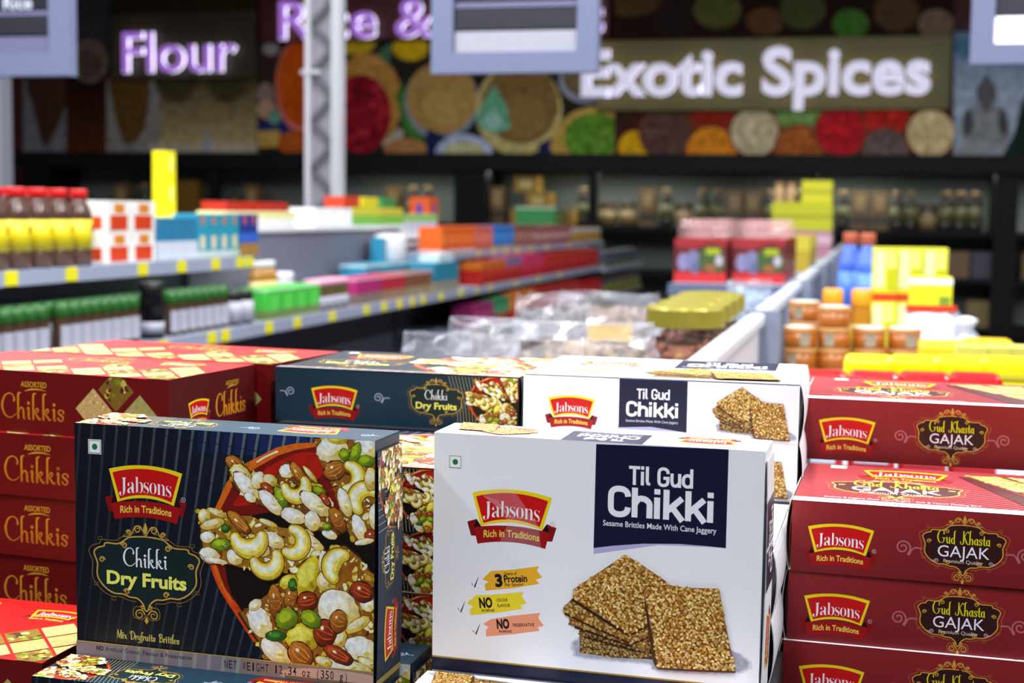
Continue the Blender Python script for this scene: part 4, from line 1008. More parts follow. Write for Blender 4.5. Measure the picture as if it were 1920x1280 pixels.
F.poly([(752, 150), (768, 200), (790, 250), (805, 290), (778, 280), (754, 230), (742, 180)], wc(70, 130, 50)); F.poly([(716, 270), (748, 238), (760, 250), (730, 290)], wc(190, 180, 160)); F.ell(760, 280, 40, 20, wc(190, 130, 80))
F.ell(828, 190, 70, 72, wc(150, 160, 176)); F.ell(828, 184, 66, 68, wc(186, 146, 80)); F.ell(835, 200, 40, 38, wc(196, 158, 88))
F.ell(972, 206, 82, 86, wc(206, 190, 120)); F.ell(976, 196, 72, 74, wc(136, 104, 56)); F.ell(980, 220, 46, 40, wc(150, 118, 66))
F.poly([(926, 158), (950, 200), (958, 240), (925, 252), (900, 236), (890, 222)], wc(110, 180, 140)); F.poly([(924, 200), (946, 232), (926, 246), (902, 232)], wc(160, 206, 190))
F.poly([(800, 240), (850, 262), (830, 292), (800, 292)], wc(30, 36, 84)); F.ell(870, 288, 54, 36, wc(190, 200, 230)); F.ell(870, 290, 40, 26, wc(206, 200, 150)); F.poly([(1010, 270), (1050, 250), (1050, 292), (1010, 292)], wc(30, 36, 84))
F.ell(1100, 150, 52, 44, wc(150, 156, 170)); F.ell(1098, 146, 42, 36, wc(110, 92, 60))
F.poly([(1040, 292), (1046, 240), (1080, 208), (1140, 200), (1176, 216), (1176, 292)], wc(200, 160, 76), 3); F.ell(1115, 258, 58, 46, wc(90, 140, 40))
for _ in range(60):
    a, r = random.uniform(0, 6.28), random.uniform(0, 1) ** .5; F.ell(1115 + 52 * r * cos(a), 258 + 42 * r * sin(a), 6, 5, random.choice([wc(110, 160, 50), wc(76, 120, 30), wc(130, 170, 60)]), n=8)
F.build(o, wall_to3d(YP), MURAL)

# spice picture and its sign board
o = wall_panel('wall_picture', 1152, -60, 1788, 294, YP, .04, mat('picture_board', (60, 52, 42), .8), 'wall picture of round spice heaps behind the olive sign board', 'picture')
F = wall_face((1152, -60, 1788, 294)); F.part('printed_picture')
F.rect(1152, -60, 1788, 294, lambda x, y: wc(34, 18, 12) if y < 100 else wc(66, 36, 26), 1, 6)
for (x, y, rx, ry, col) in ((1262, 30, 34, 40, (40, 26, 24)), (1345, 18, 44, 36, (86, 88, 40)), (1435, 40, 36, 26, (90, 62, 36)), (1505, 18, 42, 36, (72, 76, 40)), (1595, 45, 34, 28, (64, 112, 38)), (1680, 22, 42, 36, (84, 62, 40)), (1755, 45, 34, 28, (120, 98, 80)), (1180, 0, 60, 30, (80, 60, 30))):
    F.ell(x, y, rx * 1.12, ry * 1.12, wc(52, 30, 18)); F.ell(x, y, rx, ry, wc(*col))
for (x, y, r, col) in ((1190, 276, 30, (230, 170, 20)), (1248, 250, 46, (94, 66, 58)), (1335, 212, 40, (150, 40, 24)), (1334, 284, 46, (232, 140, 34)), (1415, 248, 45, (206, 188, 150)), (1497, 205, 44, (120, 160, 84)), (1498, 280, 44, (170, 92, 40)), (1577, 246, 47, (186, 30, 38)), (1662, 214, 42, (196, 40, 30)), (1660, 284, 42, (110, 90, 88)), (1745, 250, 44, (214, 190, 140))):
    F.ell(x, y, r * 1.1, r * 1.1, wc(120, 66, 40)); F.ell(x, y, r, r, wc(*col))
    for _ in range(26):
        a, q = random.uniform(0, 6.28), random.uniform(0, .85); k = random.uniform(.75, 1.25); F.ell(x + r * q * cos(a), y + r * q * sin(a), r * .14, r * .1, wc(*[min(255, v * k) for v in col]), random.uniform(0, 3), n=7)
F.build(o, wall_to3d(YP), MURAL)

m_side = mat('letter_glow_edge', (236, 230, 255), .4, emit=2.2, emit_rgb=(236, 228, 255))
m_face = mat('letter_face_lilac', (176, 120, 222), .3, emit=.62, emit_rgb=(176, 122, 226))
m_face_w = mat('letter_face_white', (225, 222, 240), .3, emit=.55, emit_rgb=(214, 210, 236))
def lettering(parent, s, x0, x1, yb0, cap, Y, face, depth=.035, bold=.03):
    """backlit channel letters standing off the board"""
    t = bpy.data.curves.new('lettering', 'FONT'); t.body = s; t.offset = bold; t.resolution_u = 4; t.extrude = .5
    ob = bpy.data.objects.new('lettering', t); COL.objects.link(ob)
    dg = bpy.context.evaluated_depsgraph_get(); dg.update(); e = ob.evaluated_get(dg); src = e.to_mesh()
    vs = [v.co.copy() for v in src.vertices]; fs = [(tuple(p.vertices), abs(p.normal.z) > .7) for p in src.polygons]
    e.to_mesh_clear(); bpy.data.objects.remove(ob); bpy.data.curves.remove(t)
    lo, hi = min(v.x for v in vs), max(v.x for v in vs)
    a, b = at_Y(x0, yb0, Y), at_Y(x1, yb0, Y); h = (at_Y(x0, yb0 - cap, Y).z - a.z) / .70
    me = bpy.data.meshes.new('lettering')
    me.from_pydata([(a.x + (v.x - lo) / (hi - lo) * (b.x - a.x), Y - depth * (v.z + .5) - .03, a.z + v.y * h) for v in vs], [], [f for f, _ in fs])
    me.materials.append(face); me.materials.append(m_side)
    for p, (f, fr) in zip(me.polygons, fs): p.material_index = 0 if fr else 1
    return link('lettering', me, parent)
YS = YP - .06
def sign_board(x0, y0, x1, y1, rgb, label):
    a, b = at_Y(x0, y1, YS), at_Y(x1, y0, YS)
    o = tag(empty('category_sign', ((a.x + b.x) / 2, YS, a.z)), label, 'sign')
    q = box('board', a.x, b.x, YS, YP - .012, a.z, b.z, mat('board_%d_%d_%d' % rgb, rgb, .45), None, .004)
    q.parent = o; q.matrix_parent_inverse = Matrix.Translation(o.location).inverted()
    return o
def attach(ch, o): ch.parent = o; ch.matrix_parent_inverse = Matrix.Translation(o.location).inverted()
o = sign_board(1118, 66, 1786, 208, (92, 82, 12), 'olive wall sign reading Exotic Spices in glowing white letters')
attach(lettering(None, 'Exotic Spices', 1092, 1744, 178, 82, YS, m_face_w, bold=.028), o)
o = sign_board(208, 20, 478, 150, (56, 46, 26), 'brown wall sign reading Flour in lilac glowing letters')
attach(lettering(None, 'Flour', 236, 448, 136, 74, YS, m_face, bold=.012), o)
o = sign_board(486, -40, 1142, 78, (70, 8, 12), 'maroon wall sign reading Rice & Pulses in lilac glowing letters')
attach(lettering(None, 'Rice & Pulses', 528, 1134, 74, 70, YS, m_face, bold=.012), o)

# statue picture
o = wall_panel('wall_picture', 1788, 60, 1990, 296, YP, .04, mat('picture_board', (60, 52, 42), .8), 'wall picture of a seated grey statue under pale blue sky', 'picture')
F = wall_face((1788, 60, 1990, 296)); F.part('printed_picture')
F.rect(1788, 60, 1990, 296, lambda x, y: wc(100 + min(110, abs(y - 60)) * .6, 130 + min(110, y - 60) * .45, 160 + min(110, y - 60) * .35), 2, 6)
F.ell(1810, 90, 22, 18, wc(80, 120, 150)); g1, g2, g3 = wc(96, 96, 102), wc(140, 142, 146), wc(74, 76, 82)
F.poly([(1795, 292), (1798, 272), (1826, 262), (1880, 262), (1910, 274), (1914, 292)], wc(150, 152, 158), 2)
F.poly([(1806, 264), (1804, 220), (1822, 200), (1846, 196), (1870, 200), (1890, 218), (1892, 262), (1850, 270)], g2, 3)
F.poly([(1808, 258), (1806, 216), (1820, 206), (1826, 240)], g3, 2); F.poly([(1888, 258), (1888, 216), (1876, 206), (1872, 240)], g3, 2)
F.ell(1850, 176, 19, 26, g1); F.ell(1850, 150, 8, 9, g1); F.rect(1842, 194, 1860, 206, g1)
F.poly([(1880, 292), (1902, 250), (1914, 200), (1930, 160), (1990, 150), (1990, 296)], wc(22, 46, 36), 0)
F.build(o, wall_to3d(YP), MURAL)

# black wall shelving
m_black = mat('black_steel', (9, 9, 12), .6, spec=.2); m_backp = mat('shelf_back_board', (118, 124, 116), .8)
YF = 11.2
def wall_shelf():
    a, b = at_Y(20, 318, YF), at_Y(2010, 318, YF); o = tag(empty('wall_shelving', (0, YF, 0)), 'long black wall shelving unit beneath the wall pictures', 'shelf')
    zt, zb = EYE + .47, EYE + .335
    def p(n, *q, m=m_black):
        k = box(n, *q, m); attach(k, o)
    p('canopy', a.x, b.x, YF - .05, YW, zb, zt)
    p('back_board', a.x, b.x, YW - .06, YW - .02, .1, zb, m=m_backp)
    for z in (-.10, -.45, -.82, -1.36): p('shelf', a.x, b.x, YF, YW - .06, EYE + z - .035, EYE + z)
    for (x0, x1) in ((45, 92), (392, 412), (852, 912), (1104, 1120), (1518, 1532), (1866, 1910)):
        q0, q1 = at_Y(x0, 360, YF).x, at_Y(x1, 360, YF).x
        p('upright', q0, q1, YF - .01, YF + (.5 if x1 - x0 > 30 else .05), 0, zb)
    return o
wall_shelf()

# ------------------------------------------------------------------ shop goods
def tint(rgb, rough=.45, spec=.5): return mat('tint_%d_%d_%d_%d' % (*rgb, int(rough * 100)), rgb, rough, spec=spec)
def pack(name, wy, dx, h, rgb, bands=(), pics=(), rough=.4, bevel=.001):
    """folding carton: x depth, y width, z height; base centre at the origin; fronts look to +x and -y"""
    o = box(name, -dx / 2, dx / 2, -wy / 2, wy / 2, 0, h, tint(rgb, rough), None, bevel)
    e = .0006
    for z0, z1, q in bands:
        box('printed_band', -dx / 2 - e, dx / 2 + e, -wy / 2 - e, wy / 2 + e, z0 * h + .001, z1 * h - .001, tint(q, rough), o)
    for face, u0, v0, u1, v1, q in pics:
        if face == 'x': box('picture', dx / 2, dx / 2 + .0012, -wy / 2 + u0 * wy, -wy / 2 + u1 * wy, v0 * h, v1 * h, tint(q, rough), o, .0005)
        else: box('picture', -dx / 2 + u0 * dx, -dx / 2 + u1 * dx, -wy / 2 - .0012, -wy / 2, v0 * h, v1 * h, tint(q, rough), o, .0005)
    return o
def jar(name, r, h, body, lid, label=None, lidh=.18, lab=(.2, .6), rough=.15, neck=.85, lidr=None, n=20, arc=None):
    z1 = h * (1 - lidh)
    o = lathe(name, [(0, 0), (r * .92, 0), (r, r * .12), (r, z1 * .82), (r * neck, z1 * .97), (r * neck, z1), (0, z1)], body, n=n)
    q = (lidr or neck * 1.1) * r
    lathe('lid', [(q * .98, z1 - h * .01), (q, z1), (q, h - r * .08), (q * .9, h), (0, h)], lid, o, n=n)
    if label and arc:
        b = bmesh.new(); q = []
        for i in range(7):
            a = (i - 3) / 3 * arc - .35; q.append([b.verts.new((r * 1.02 * cos(a), r * 1.02 * sin(a), h * t)) for t in lab])
        for u, v in zip(q, q[1:]): b.faces.new((u[0], v[0], v[1], u[1]))
        bm_obj('label', b, label, o, smooth=True)
    elif label: lathe('label', [(r * 1.008, h * lab[0]), (r * 1.015, h * lab[0]), (r * 1.015, h * lab[1]), (r * 1.008, h * lab[1])], label, o, n=n)
    return o
def bottle(name, r, h, body, cap, label, lab=(.22, .6)):
    o = lathe(name, [(0, 0), (r * .9, 0), (r, r * .15), (r, h * .2), (r * .97, h * .21), (r * .97, h * .62), (r, h * .63), (r * .95, h * .72), (r * .6, h * .84), (r * .52, h * .9), (0, h * .9)], body, n=24)
    lathe('cap', [(r * .62, h * .88), (r * .66, h * .885), (r * .66, h * .985), (r * .6, h), (0, h)], cap, o, n=20)
    lathe('label', [(r * 1.0, h * lab[0]), (r * 1.02, h * lab[0]), (r * 1.02, h * lab[1]), (r * 1.0, h * lab[1])], label, o, n=24)
    return o
def pouch(name, w_, t, h, m, seed=0, crimp=.9, lab=None, puff=1.0):
    """plastic pouch: pillow with crimped top, crumpled"""
    rnd = random.Random(seed); bm = bmesh.new(); nu, nv = 20, 14; rows = []
    for j in range(nv + 1):
        v = j / nv; ww = w_ / 2 * (1 - .10 * (v - .45) ** 2 * 4 * .5); th = t / 2 * max(.02, (1 - max(0, (v - .35) / .65) ** 2.2)) * (1 if v > .06 else .75)
        rows.append([bm.verts.new(((ww * cos(2 * pi * i / nu)) + rnd.uniform(-1, 1) * w_ * .014, th * sin(2 * pi * i / nu) * puff + rnd.uniform(-1, 1) * t * .05, h * v + rnd.uniform(-1, 1) * h * .012 * (0 < j))) for i in range(nu)])
    for a, b in zip(rows, rows[1:]):
        for i in range(nu): bm.faces.new((a[i], a[(i + 1) % nu], b[(i + 1) % nu], b[i]))
    bm.faces.new(rows[0][::-1]); bm.faces.new(rows[-1])
    bmesh.ops.recalc_face_normals(bm, faces=bm.faces[:])
    lo = min(v.co.z for v in bm.verts)
    for v in bm.verts: v.co.z -= lo
    return bm_obj(name, bm, m, smooth=True)
def run(o, spots, label, cat, group=None, rz=None):
    """o becomes the first of its kind, copies stand on the other spots"""
    labs = label if isinstance(label, (list, tuple)) else [label] * len(spots)
    for i, p in enumerate(spots):
        q = o if i == 0 else run.c(o)
        q.location = p + Vector((0, 0, .0006)); q.rotation_euler.z = (rz[i] if rz else random.uniform(-.012, .012))
        tag(q, labs[i], cat, group)
run.c = copy_tree
def along(X, x0, x1, py, n, z, back=1, gap=.0, zstep=None):
    """n spots on plane X between photo columns x0..x1, with rows going back from the aisle"""
    a, b = at_X(x0, py, X).y, at_X(x1, py, X).y
    return [Vector((X - k * gap, a + (b - a) * (i + .5) / n, EYE + z)) for i in range(n) for k in range(back)]
def ywidth(X, x0, x1, py, n): return abs(at_X(x1, py, X).y - at_X(x0, py, X).y) / n
def hpx(X, px, p0, p1): return at_X(px, p0, X).z - at_X(px, p1, X).z

# ------------------------------------------------------------------ left aisle gondolas
m_shelf = mat('shelf_enamel', (150, 154, 172), .4); m_panel = mat('gondola_panel', (116, 120, 134), .5); m_rail = mat('price_rail', (158, 164, 186), .35)
m_tag = mat('yellow_price_tag', (235, 222, 20), .5); m_tag2 = mat('pale_price_tag', (206, 196, 120), .5); m_kick = mat('gondola_base', (24, 25, 28), .6)
m_shade = mat('shelf_enamel_shaded', (22, 22, 26), .8)  # dark copy of the shelf enamel, shade of the bottom shelves put into its colour
def gondola(y0, y1, shelves, label, xb=-1.9, top=-.075, tags=()):
    o = tag(empty('gondola_shelf', (xb, (y0 + y1) / 2, 0)), label, 'shelf')
    def p(n, *q, m=m_panel, par=None):
        k = box(n, *q, m)
        if par is None: attach(k, o)
        else: k.parent = par
        return k
    p('back_panel', xb - .03, xb, y0, y1 - .02, .1, EYE + top)
    p('cap_strip', xb - .04, xb + .012, y0, y1 - .02, EYE + top, EYE + top + .012, m=mat('white_strip', (220, 222, 226), .5))
    p('upright', xb - .035, xb + .02, y1 - .02, y1, 0, EYE + top)
    p('plinth', xb, xb + .35, y0, y1, 0, .14, m=m_kick)
    for (z, xf, tg, mt) in shelves:
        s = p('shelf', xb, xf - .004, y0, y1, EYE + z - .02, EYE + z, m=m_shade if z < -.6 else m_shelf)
        p('price_rail', xf - .004, xf, y0, y1, EYE + z - .03, EYE + z + .002, m=m_rail if z > -.4 else mat('pale_rail', (150, 146, 120), .4), par=s)
        for (px, py) in tg:
            yy = at_X(px, py, xf).y
            if y0 < yy < y1: p('price_tag', xf, xf + .003, yy - .022, yy + .022, EYE + z - .028, EYE + z + .001, m=mt, par=s)
    return o
T1 = [(20, 512), (133, 500), (267, 493), (340, 488), (404, 483), (450, 479), (467, 479)]
T2 = [(262, 641), (305, 637), (397, 622), (422, 617), (504, 605), (557, 596), (623, 583), (687, 573), (720, 566), (749, 561), (773, 557), (793, 555), (827, 549), (864, 543)]
T3 = [(897, 466), (926, 465), (949, 464), (970, 462), (997, 460), (1025, 459), (1068, 457), (1113, 455)]
T4 = [(894, 532), (920, 528), (968, 519), (1010, 512), (1050, 506)]
T5 = [(885, 626), (920, 617), (965, 604), (1010, 592), (1050, 580)]
YB1 = at_X(469, 480, -1.70).y; YB2 = 5.52
gondola(1.7, YB1, [(-.135, -1.70, T1, m_tag), (-.31, -1.60, T2, m_tag), (-.75, -1.55, (), m_tag)], 'nearest left gondola carrying bottles above green-lidded spice jars')
gondola(YB1 + .003, YB2, [(-.31, -1.60, T2, m_tag), (-.75, -1.55, (), m_tag)], 'middle left gondola with bare grey back panel above its boxes')
gondola(YB2 + .003, 8.55, [(-.17, -1.70, T3, m_tag2), (-.315, -1.62, T4, m_tag2), (-.49, -1.60, T5, m_tag2), (-.75, -1.58, (), m_tag2)], 'far left gondola with rows of red packs on two shelves', top=-.15)
gondola(8.553, 10.0, [(-.33, -1.60, (), m_tag2), (-.49, -1.60, (), m_tag2), (-.75, -1.58, (), m_tag2)], 'farthest left gondola with yellowish shelf rails', top=-.2)

# upper shelf, near bay
RED_CAP = mat('red_plastic', (205, 22, 16), .35); YEL_LAB = mat('yellow_label', (226, 206, 14), .4); DARKP = mat('brown_sauce', (74, 50, 44), .12, noise=(40, (96, 70, 60)))
b0 = bottle('sauce_bottle', .030, .172, DARKP, RED_CAP, YEL_LAB)
box('label_badge', .0295, .0308, -.008, .008, .075, .092, tint((120, 70, 20)), b0)
S = along(-1.76, -35, 166, 480, 5, -.135)
run(b0, S[:1] + S[1:] + [s + Vector((-.075, .02, 0)) for s in S], 'brown sauce bottle with red cap and yellow label on upper left shelf', 'bottle', 'red-capped sauce bottles', [0.3 + random.uniform(-.2, .2) for _ in range(10)])
wx = ywidth(-1.75, 174, 268, 440, 2)
pk = pack('chilli_carton', wx * .97, .07, .0735, (236, 232, 226), [], [('x', .12, .06, .85, .55, (206, 60, 14)), ('x', .3, .62, .72, .92, (214, 130, 30)), ('-y', .2, .1, .8, .5, (206, 60, 14))])
S = along(-1.78, 174, 268, 440, 2, -.135)
run(pk, [S[0], S[1], S[0] + Vector((0, 0, .074)), S[1] + Vector((0, 0, .074))], ['white chilli carton, lower one nearer the sauce bottles', 'white chilli carton, lower one nearer the blue cartons', 'white chilli carton, upper one nearer the sauce bottles', 'white chilli carton, upper one nearer the blue cartons'], 'carton', 'white chilli cartons', [0, 0, .02, -.02])
wx = ywidth(-1.75, 270, 345, 440, 3)
run(pack('blue_carton', wx * .96, .08, .108, (38, 120, 158), [(0, .45, (200, 206, 214))]), along(-1.79, 270, 345, 440, 3, -.135), 'blue carton with white lower half beside the white chilli cartons', 'carton', 'blue and white cartons')
wx = ywidth(-1.75, 347, 428, 440, 4)
run(pack('teal_carton', wx * .94, .07, .118, (38, 150, 176), [(0, .16, (196, 210, 200))], [('x', .25, .2, .75, .5, (214, 206, 170)), ('x', .35, .75, .65, .95, (190, 110, 60))]), along(-1.79, 347, 428, 440, 4, -.135), 'teal carton with a cream picture on upper left shelf', 'carton', 'teal picture cartons')
wx = ywidth(-1.75, 430, 464, 440, 2)
run(pack('navy_carton', wx * .94, .07, .118, (30, 50, 140), [(0, .3, (170, 120, 60)), (.3, .55, (50, 100, 200))], [('x', .3, .75, .6, .95, (200, 90, 60))]), along(-1.79, 430, 464, 440, 2, -.135), 'navy carton at far end of upper left shelf', 'carton', 'navy cartons')

# lower shelf, near bay: spice jars
GREEN_LID = mat('green_lid', (30, 88, 26), .35); JARB = mat('spice_in_glass', (84, 62, 44), .12, noise=(30, (60, 44, 30))); WLAB = mat('white_label', (170, 170, 182), .5)
j0 = jar('spice_jar', .0195, .105, JARB, GREEN_LID, WLAB, lidh=.24, lab=(.1, .58), neck=.88, arc=.75)
S = along(-1.65, -30, 255, 620, 14, -.31) + along(-1.65, 312, 422, 600, 7, -.31)
run(j0, [s for i, s in enumerate(S) if i not in (5,)], 'front-row spice jar with green lid and white label on lower left shelf', 'jar', 'green-lidded spice jars')
S2 = along(-1.71, -30, 422, 610, 22, -.31)
j1 = jar('spice_jar', .0195, .105, JARB, GREEN_LID, WLAB, lidh=.24, lab=(.1, .58), neck=.88, arc=.75)
run(j1, S2, 'spice jar with green lid in the second row on lower left shelf', 'jar', 'second row of spice jars')
run(jar('black_jar', .03, .135, mat('black_gloss', (16, 15, 18), .12), mat('black_lid', (20, 20, 22), .4), WLAB, lab=(.12, .3)), along(-1.65, 262, 306, 600, 1, -.31), 'stout black jar between the two runs of spice jars', 'jar')
run(jar('dark_tub', .026, .09, mat('dark_brown_gloss', (46, 34, 32), .2), mat('black_lid', (20, 20, 22), .4), WLAB, lab=(.1, .7)), along(-1.65, 425, 468, 590, 2, -.31), 'dark tub with white label beside the bright green boxes', 'tub', 'dark tubs')
# lower shelf, middle bay
wx = ywidth(-1.64, 470, 572, 560, 4)
run(pack('green_box', wx * .96, .1, .085, (70, 190, 66), [(0, .32, (110, 130, 70)), (.93, 1.0, (200, 236, 200))], [('x', .2, .3, .8, .8, (90, 214, 84))]), along(-1.68, 470, 572, 560, 4, -.31), 'bright green tea box on lower left shelf', 'box', 'bright green boxes')
run(bottle('oil_bottle', .024, .15, mat('amber_liquid', (170, 120, 40), .1), mat('white_plastic', (220, 220, 222), .4), mat('cream_label', (214, 190, 130), .5)), along(-1.81, 474, 512, 520, 3, -.31), 'amber bottle with white cap standing behind the green boxes', 'bottle', 'amber bottles')
run(jar('white_tub', .035, .11, mat('white_plastic', (220, 220, 222), .4), mat('white_plastic', (220, 220, 222), .4), None), along(-1.82, 516, 546, 520, 1, -.31), 'white tub standing behind the green boxes', 'tub')
wx = ywidth(-1.64, 574, 640, 550, 4)
run(jar('pickle_pot', wx * .47, .095, mat('olive_glass', (96, 84, 44), .15), mat('pink_lid', (214, 150, 176), .4), WLAB, lidh=.16, lab=(.1, .45), neck=.98), along(-1.66, 584, 640, 550, 4, -.31), 'squat pot with pale pink lid on lower left shelf', 'pot', 'pink-lidded pots')
for (x0, x1, n, col, bot, nm) in ((641, 690, 3, (176, 40, 110), (130, 110, 100), 'magenta'), (691, 735, 3, (186, 36, 60), (150, 120, 90), 'crimson'), (736, 792, 3, (130, 80, 50), (150, 130, 100), 'brown')):
    wx = ywidth(-1.64, x0, x1, 545, n)
    run(pack('lidded_box', wx * .95, .1, .085, col, [(0, .42, bot), (.92, 1, (226, 190, 206))]), along(-1.68, x0, x1, 545, n, -.31), '%s box with pale top on lower left shelf' % nm, 'box', '%s boxes on lower left shelf' % nm)
wx = ywidth(-1.62, 814, 860, 540, 3)
run(pack('teal_case', wx * .94, .1, .112, (40, 130, 160), [(0, .36, (150, 140, 120))]), [s + Vector((-.05, 0, 0)) for s in along(-1.62, 814, 860, 535, 3, -.31)], 'teal case with beige base at far end of lower left shelf', 'carton', 'teal cases beside the red packs')
wx = ywidth(-1.77, 660, 790, 510, 4)
run(pack('teal_case', wx * .94, .1, .115, (44, 140, 172), [(.9, 1, (190, 220, 226))]), along(-1.81, 660, 790, 510, 4, -.31), 'teal case standing behind the brown and magenta boxes', 'carton', 'teal cases against the grey panel')
S = along(-1.82, 712, 786, 480, 2, -.31 + .1158)
run(lathe('white_canister', [(0, 0), (.058, 0), (.062, .004), (.062, .088), (.058, .1), (.03, .104), (0, .104)], mat('white_plastic', (220, 220, 222), .4)), S[:1], 'round white canister on top of the teal cases', 'canister')
run(pack('teal_pack', .05, .05, .09, (40, 136, 166)), along(-1.84, 700, 720, 470, 1, -.31 + .1158), 'teal pack upright beside the round white canister', 'pack')
run(pack('white_pack', .2, .08, .03, (206, 220, 226)), along(-1.67, 800, 836, 490, 1, -.31 + .1125), 'flat white pack lying on the teal cases', 'pack')

# far bay
def packs(tab, X, z, py, name, shelf):
    for (x0, x1, n, h, col, bands, lb) in tab:
        wx = ywidth(X, x0, x1, py, n)
        run(pack(name, wx * .95, .1, h, col, bands, [('x', .2, .3, .8, .7, tuple(min(255, v + 40) for v in col))]), along(X - .058, x0, x1, py, n, z), lb + shelf, 'pack', lb + shelf + ' group')
packs([(806, 870, 5, .105, (232, 98, 24), [(0, .1, (230, 200, 190))], 'orange carton on top shelf'), (871, 905, 3, .105, (206, 98, 84), [], 'salmon carton on top shelf'), (906, 946, 3, .105, (36, 116, 196), [(0, .12, (190, 160, 40))], 'blue carton on top shelf'),
       (947, 985, 4, .105, (150, 96, 84), [(.8, 1, (110, 70, 60))], 'brown carton on top shelf'), (986, 1056, 7, .1, (150, 84, 84), [(.3, .6, (214, 190, 190))], 'dusky pink carton on top shelf'), (1057, 1112, 5, .08, (170, 130, 40), [(.75, 1, (206, 210, 214))], 'ochre carton on top shelf')], -1.70, -.17, 440, 'grocery_carton', ' of far left gondola')
packs([(880, 930, 4, .1, (176, 24, 10), [(.65, 1, (200, 110, 20))], 'red and orange pack'), (931, 960, 3, .11, (170, 26, 26), [(.55, 1, (120, 110, 160))], 'red and violet pack'), (961, 1000, 4, .11, (186, 20, 50), [(.6, 1, (206, 50, 110))], 'magenta-topped red pack'),
       (1001, 1106, 11, .1, (176, 14, 12), [(.7, .85, (200, 60, 40))], 'plain red pack')], -1.62, -.315, 505, 'snack_pack', ' on middle shelf of far left gondola')
packs([(868, 905, 3, .1, (150, 40, 96), [], 'purple pack'), (906, 935, 3, .11, (50, 130, 86), [(0, .5, (170, 30, 20))], 'green pack'), (936, 985, 5, .12, (200, 110, 30), [(0, .45, (176, 20, 12))], 'amber pack'),
       (986, 1070, 8, .12, (170, 40, 30), [(0, .4, (180, 14, 10))], 'brick red pack'), (1071, 1112, 5, .1, (176, 16, 14), [], 'crimson pack')], -1.60, -.49, 575, 'snack_pack', ' on lower shelf of far left gondola')
packs([(1120, 1186, 8, .09, (62, 66, 84), [(0, .25, (110, 110, 40))], 'slate pack')], -1.60, -.33, 480, 'snack_pack', ' of farthest gondola')
packs([(1120, 1186, 7, .09, (120, 120, 40), [(.5, 1, (70, 50, 90))], 'olive pack')], -1.60, -.49, 540, 'snack_pack', ' on lower shelf of farthest gondola')
packs([(640, 766, 6, .14, (120, 20, 90), [(.7, 1, (170, 30, 120))], 'deep magenta pack')], -1.58, -.75, 660, 'snack_pack', ' on bottom shelf of middle left gondola')
run(pack('orange_case', .14, .1, .16, (206, 80, 18), [], [('-y', .35, .5, .65, .8, (60, 60, 140)), ('x', .35, .5, .65, .8, (60, 60, 140))]), [Vector((-2.13, along(-2.05, 822, 826, 420, 1, 0)[0].y, EYE - .095))], 'tall orange case standing above the orange cartons', 'carton')

# goods on the ledge behind the grey panel
ledge = tag(empty('rear_gondola', (-2.4, 4.5, 0)), 'white-topped shelf behind the grey panel', 'shelf')
for q in (box('shelf', -2.275, -1.945, 2.2, 9.4, EYE - .12, EYE - .095, mat('white_strip', (220, 222, 226), .5)), box('support', -2.25, -1.96, 2.3, 9.3, 0, EYE - .12, m_kick)): attach(q, ledge)
def ledge_row(tab):
    for (x0, x1, n, h, col, bands, nm, lb) in tab:
        wx = ywidth(-1.96, x0, x1, 410, n)
        run(pack(nm, wx * .96, .1, h, col, bands), along(-2.01, x0, x1, 410, n, -.095), lb, 'box', lb + ' group')
ledge_row([(395, 530, 7, .085, (232, 232, 226), [(.75, 1, (226, 222, 140)), (0, .1, (240, 240, 240))], 'pale_box', 'pale box with cream top on the ledge behind the grey panel'),
           (566, 638, 3, .1, (244, 244, 246), [], 'white_box', 'plain white box on the ledge beside the lattice column'),
           (642, 735, 6, .105, (120, 190, 70), [(0, .35, (216, 226, 220)), (.7, 1, (206, 196, 60))], 'green_packet', 'green and yellow packet on the white ledge'),
           (736, 800, 4, .08, (196, 206, 222), [(.6, 1, (140, 200, 90))], 'mint_box', 'pale mint box on the white ledge')])
wx = 0
run(pack('red_tray', .24, .09, .03, (180, 36, 18)), [s + Vector((-.03, 0, .0855)) for s in along(-1.98, 420, 530, 405, 2, -.095)], 'flat red tray on top of the pale boxes', 'tray', 'red trays')
for k, q in enumerate(((655, (206, 60, 30)), (690, (226, 206, 40)), (725, (60, 140, 70)))):
    run(pack('sachet_box', .17, .08, .04, q[1]), [s + Vector((-.03, 0, .1055)) for s in along(-1.98, q[0] - 16, q[0] + 16, 400, 1, -.095)], ['small red box lying on the green packets', 'small yellow box lying on the green packets', 'small green box lying on the green packets'][k], 'box')
# tall stacks on ledge further back
S = along(-2.12, 293, 323, 380, 1, -.095)
pk = pack('yellow_box', .055, .05, .088, (232, 222, 16), [(.4, .5, (206, 190, 12))], [('x', .3, .3, .6, .8, (240, 240, 140))])
run(pk, [S[0] + Vector((0, 0, .0885 * k)) for k in range(3)], ['yellow box at the bottom of a stack of three behind the blue cartons', 'yellow box in the middle of a stack of three behind the blue cartons', 'yellow box on top of a stack of three behind the blue cartons'], 'box', 'stacked yellow boxes')

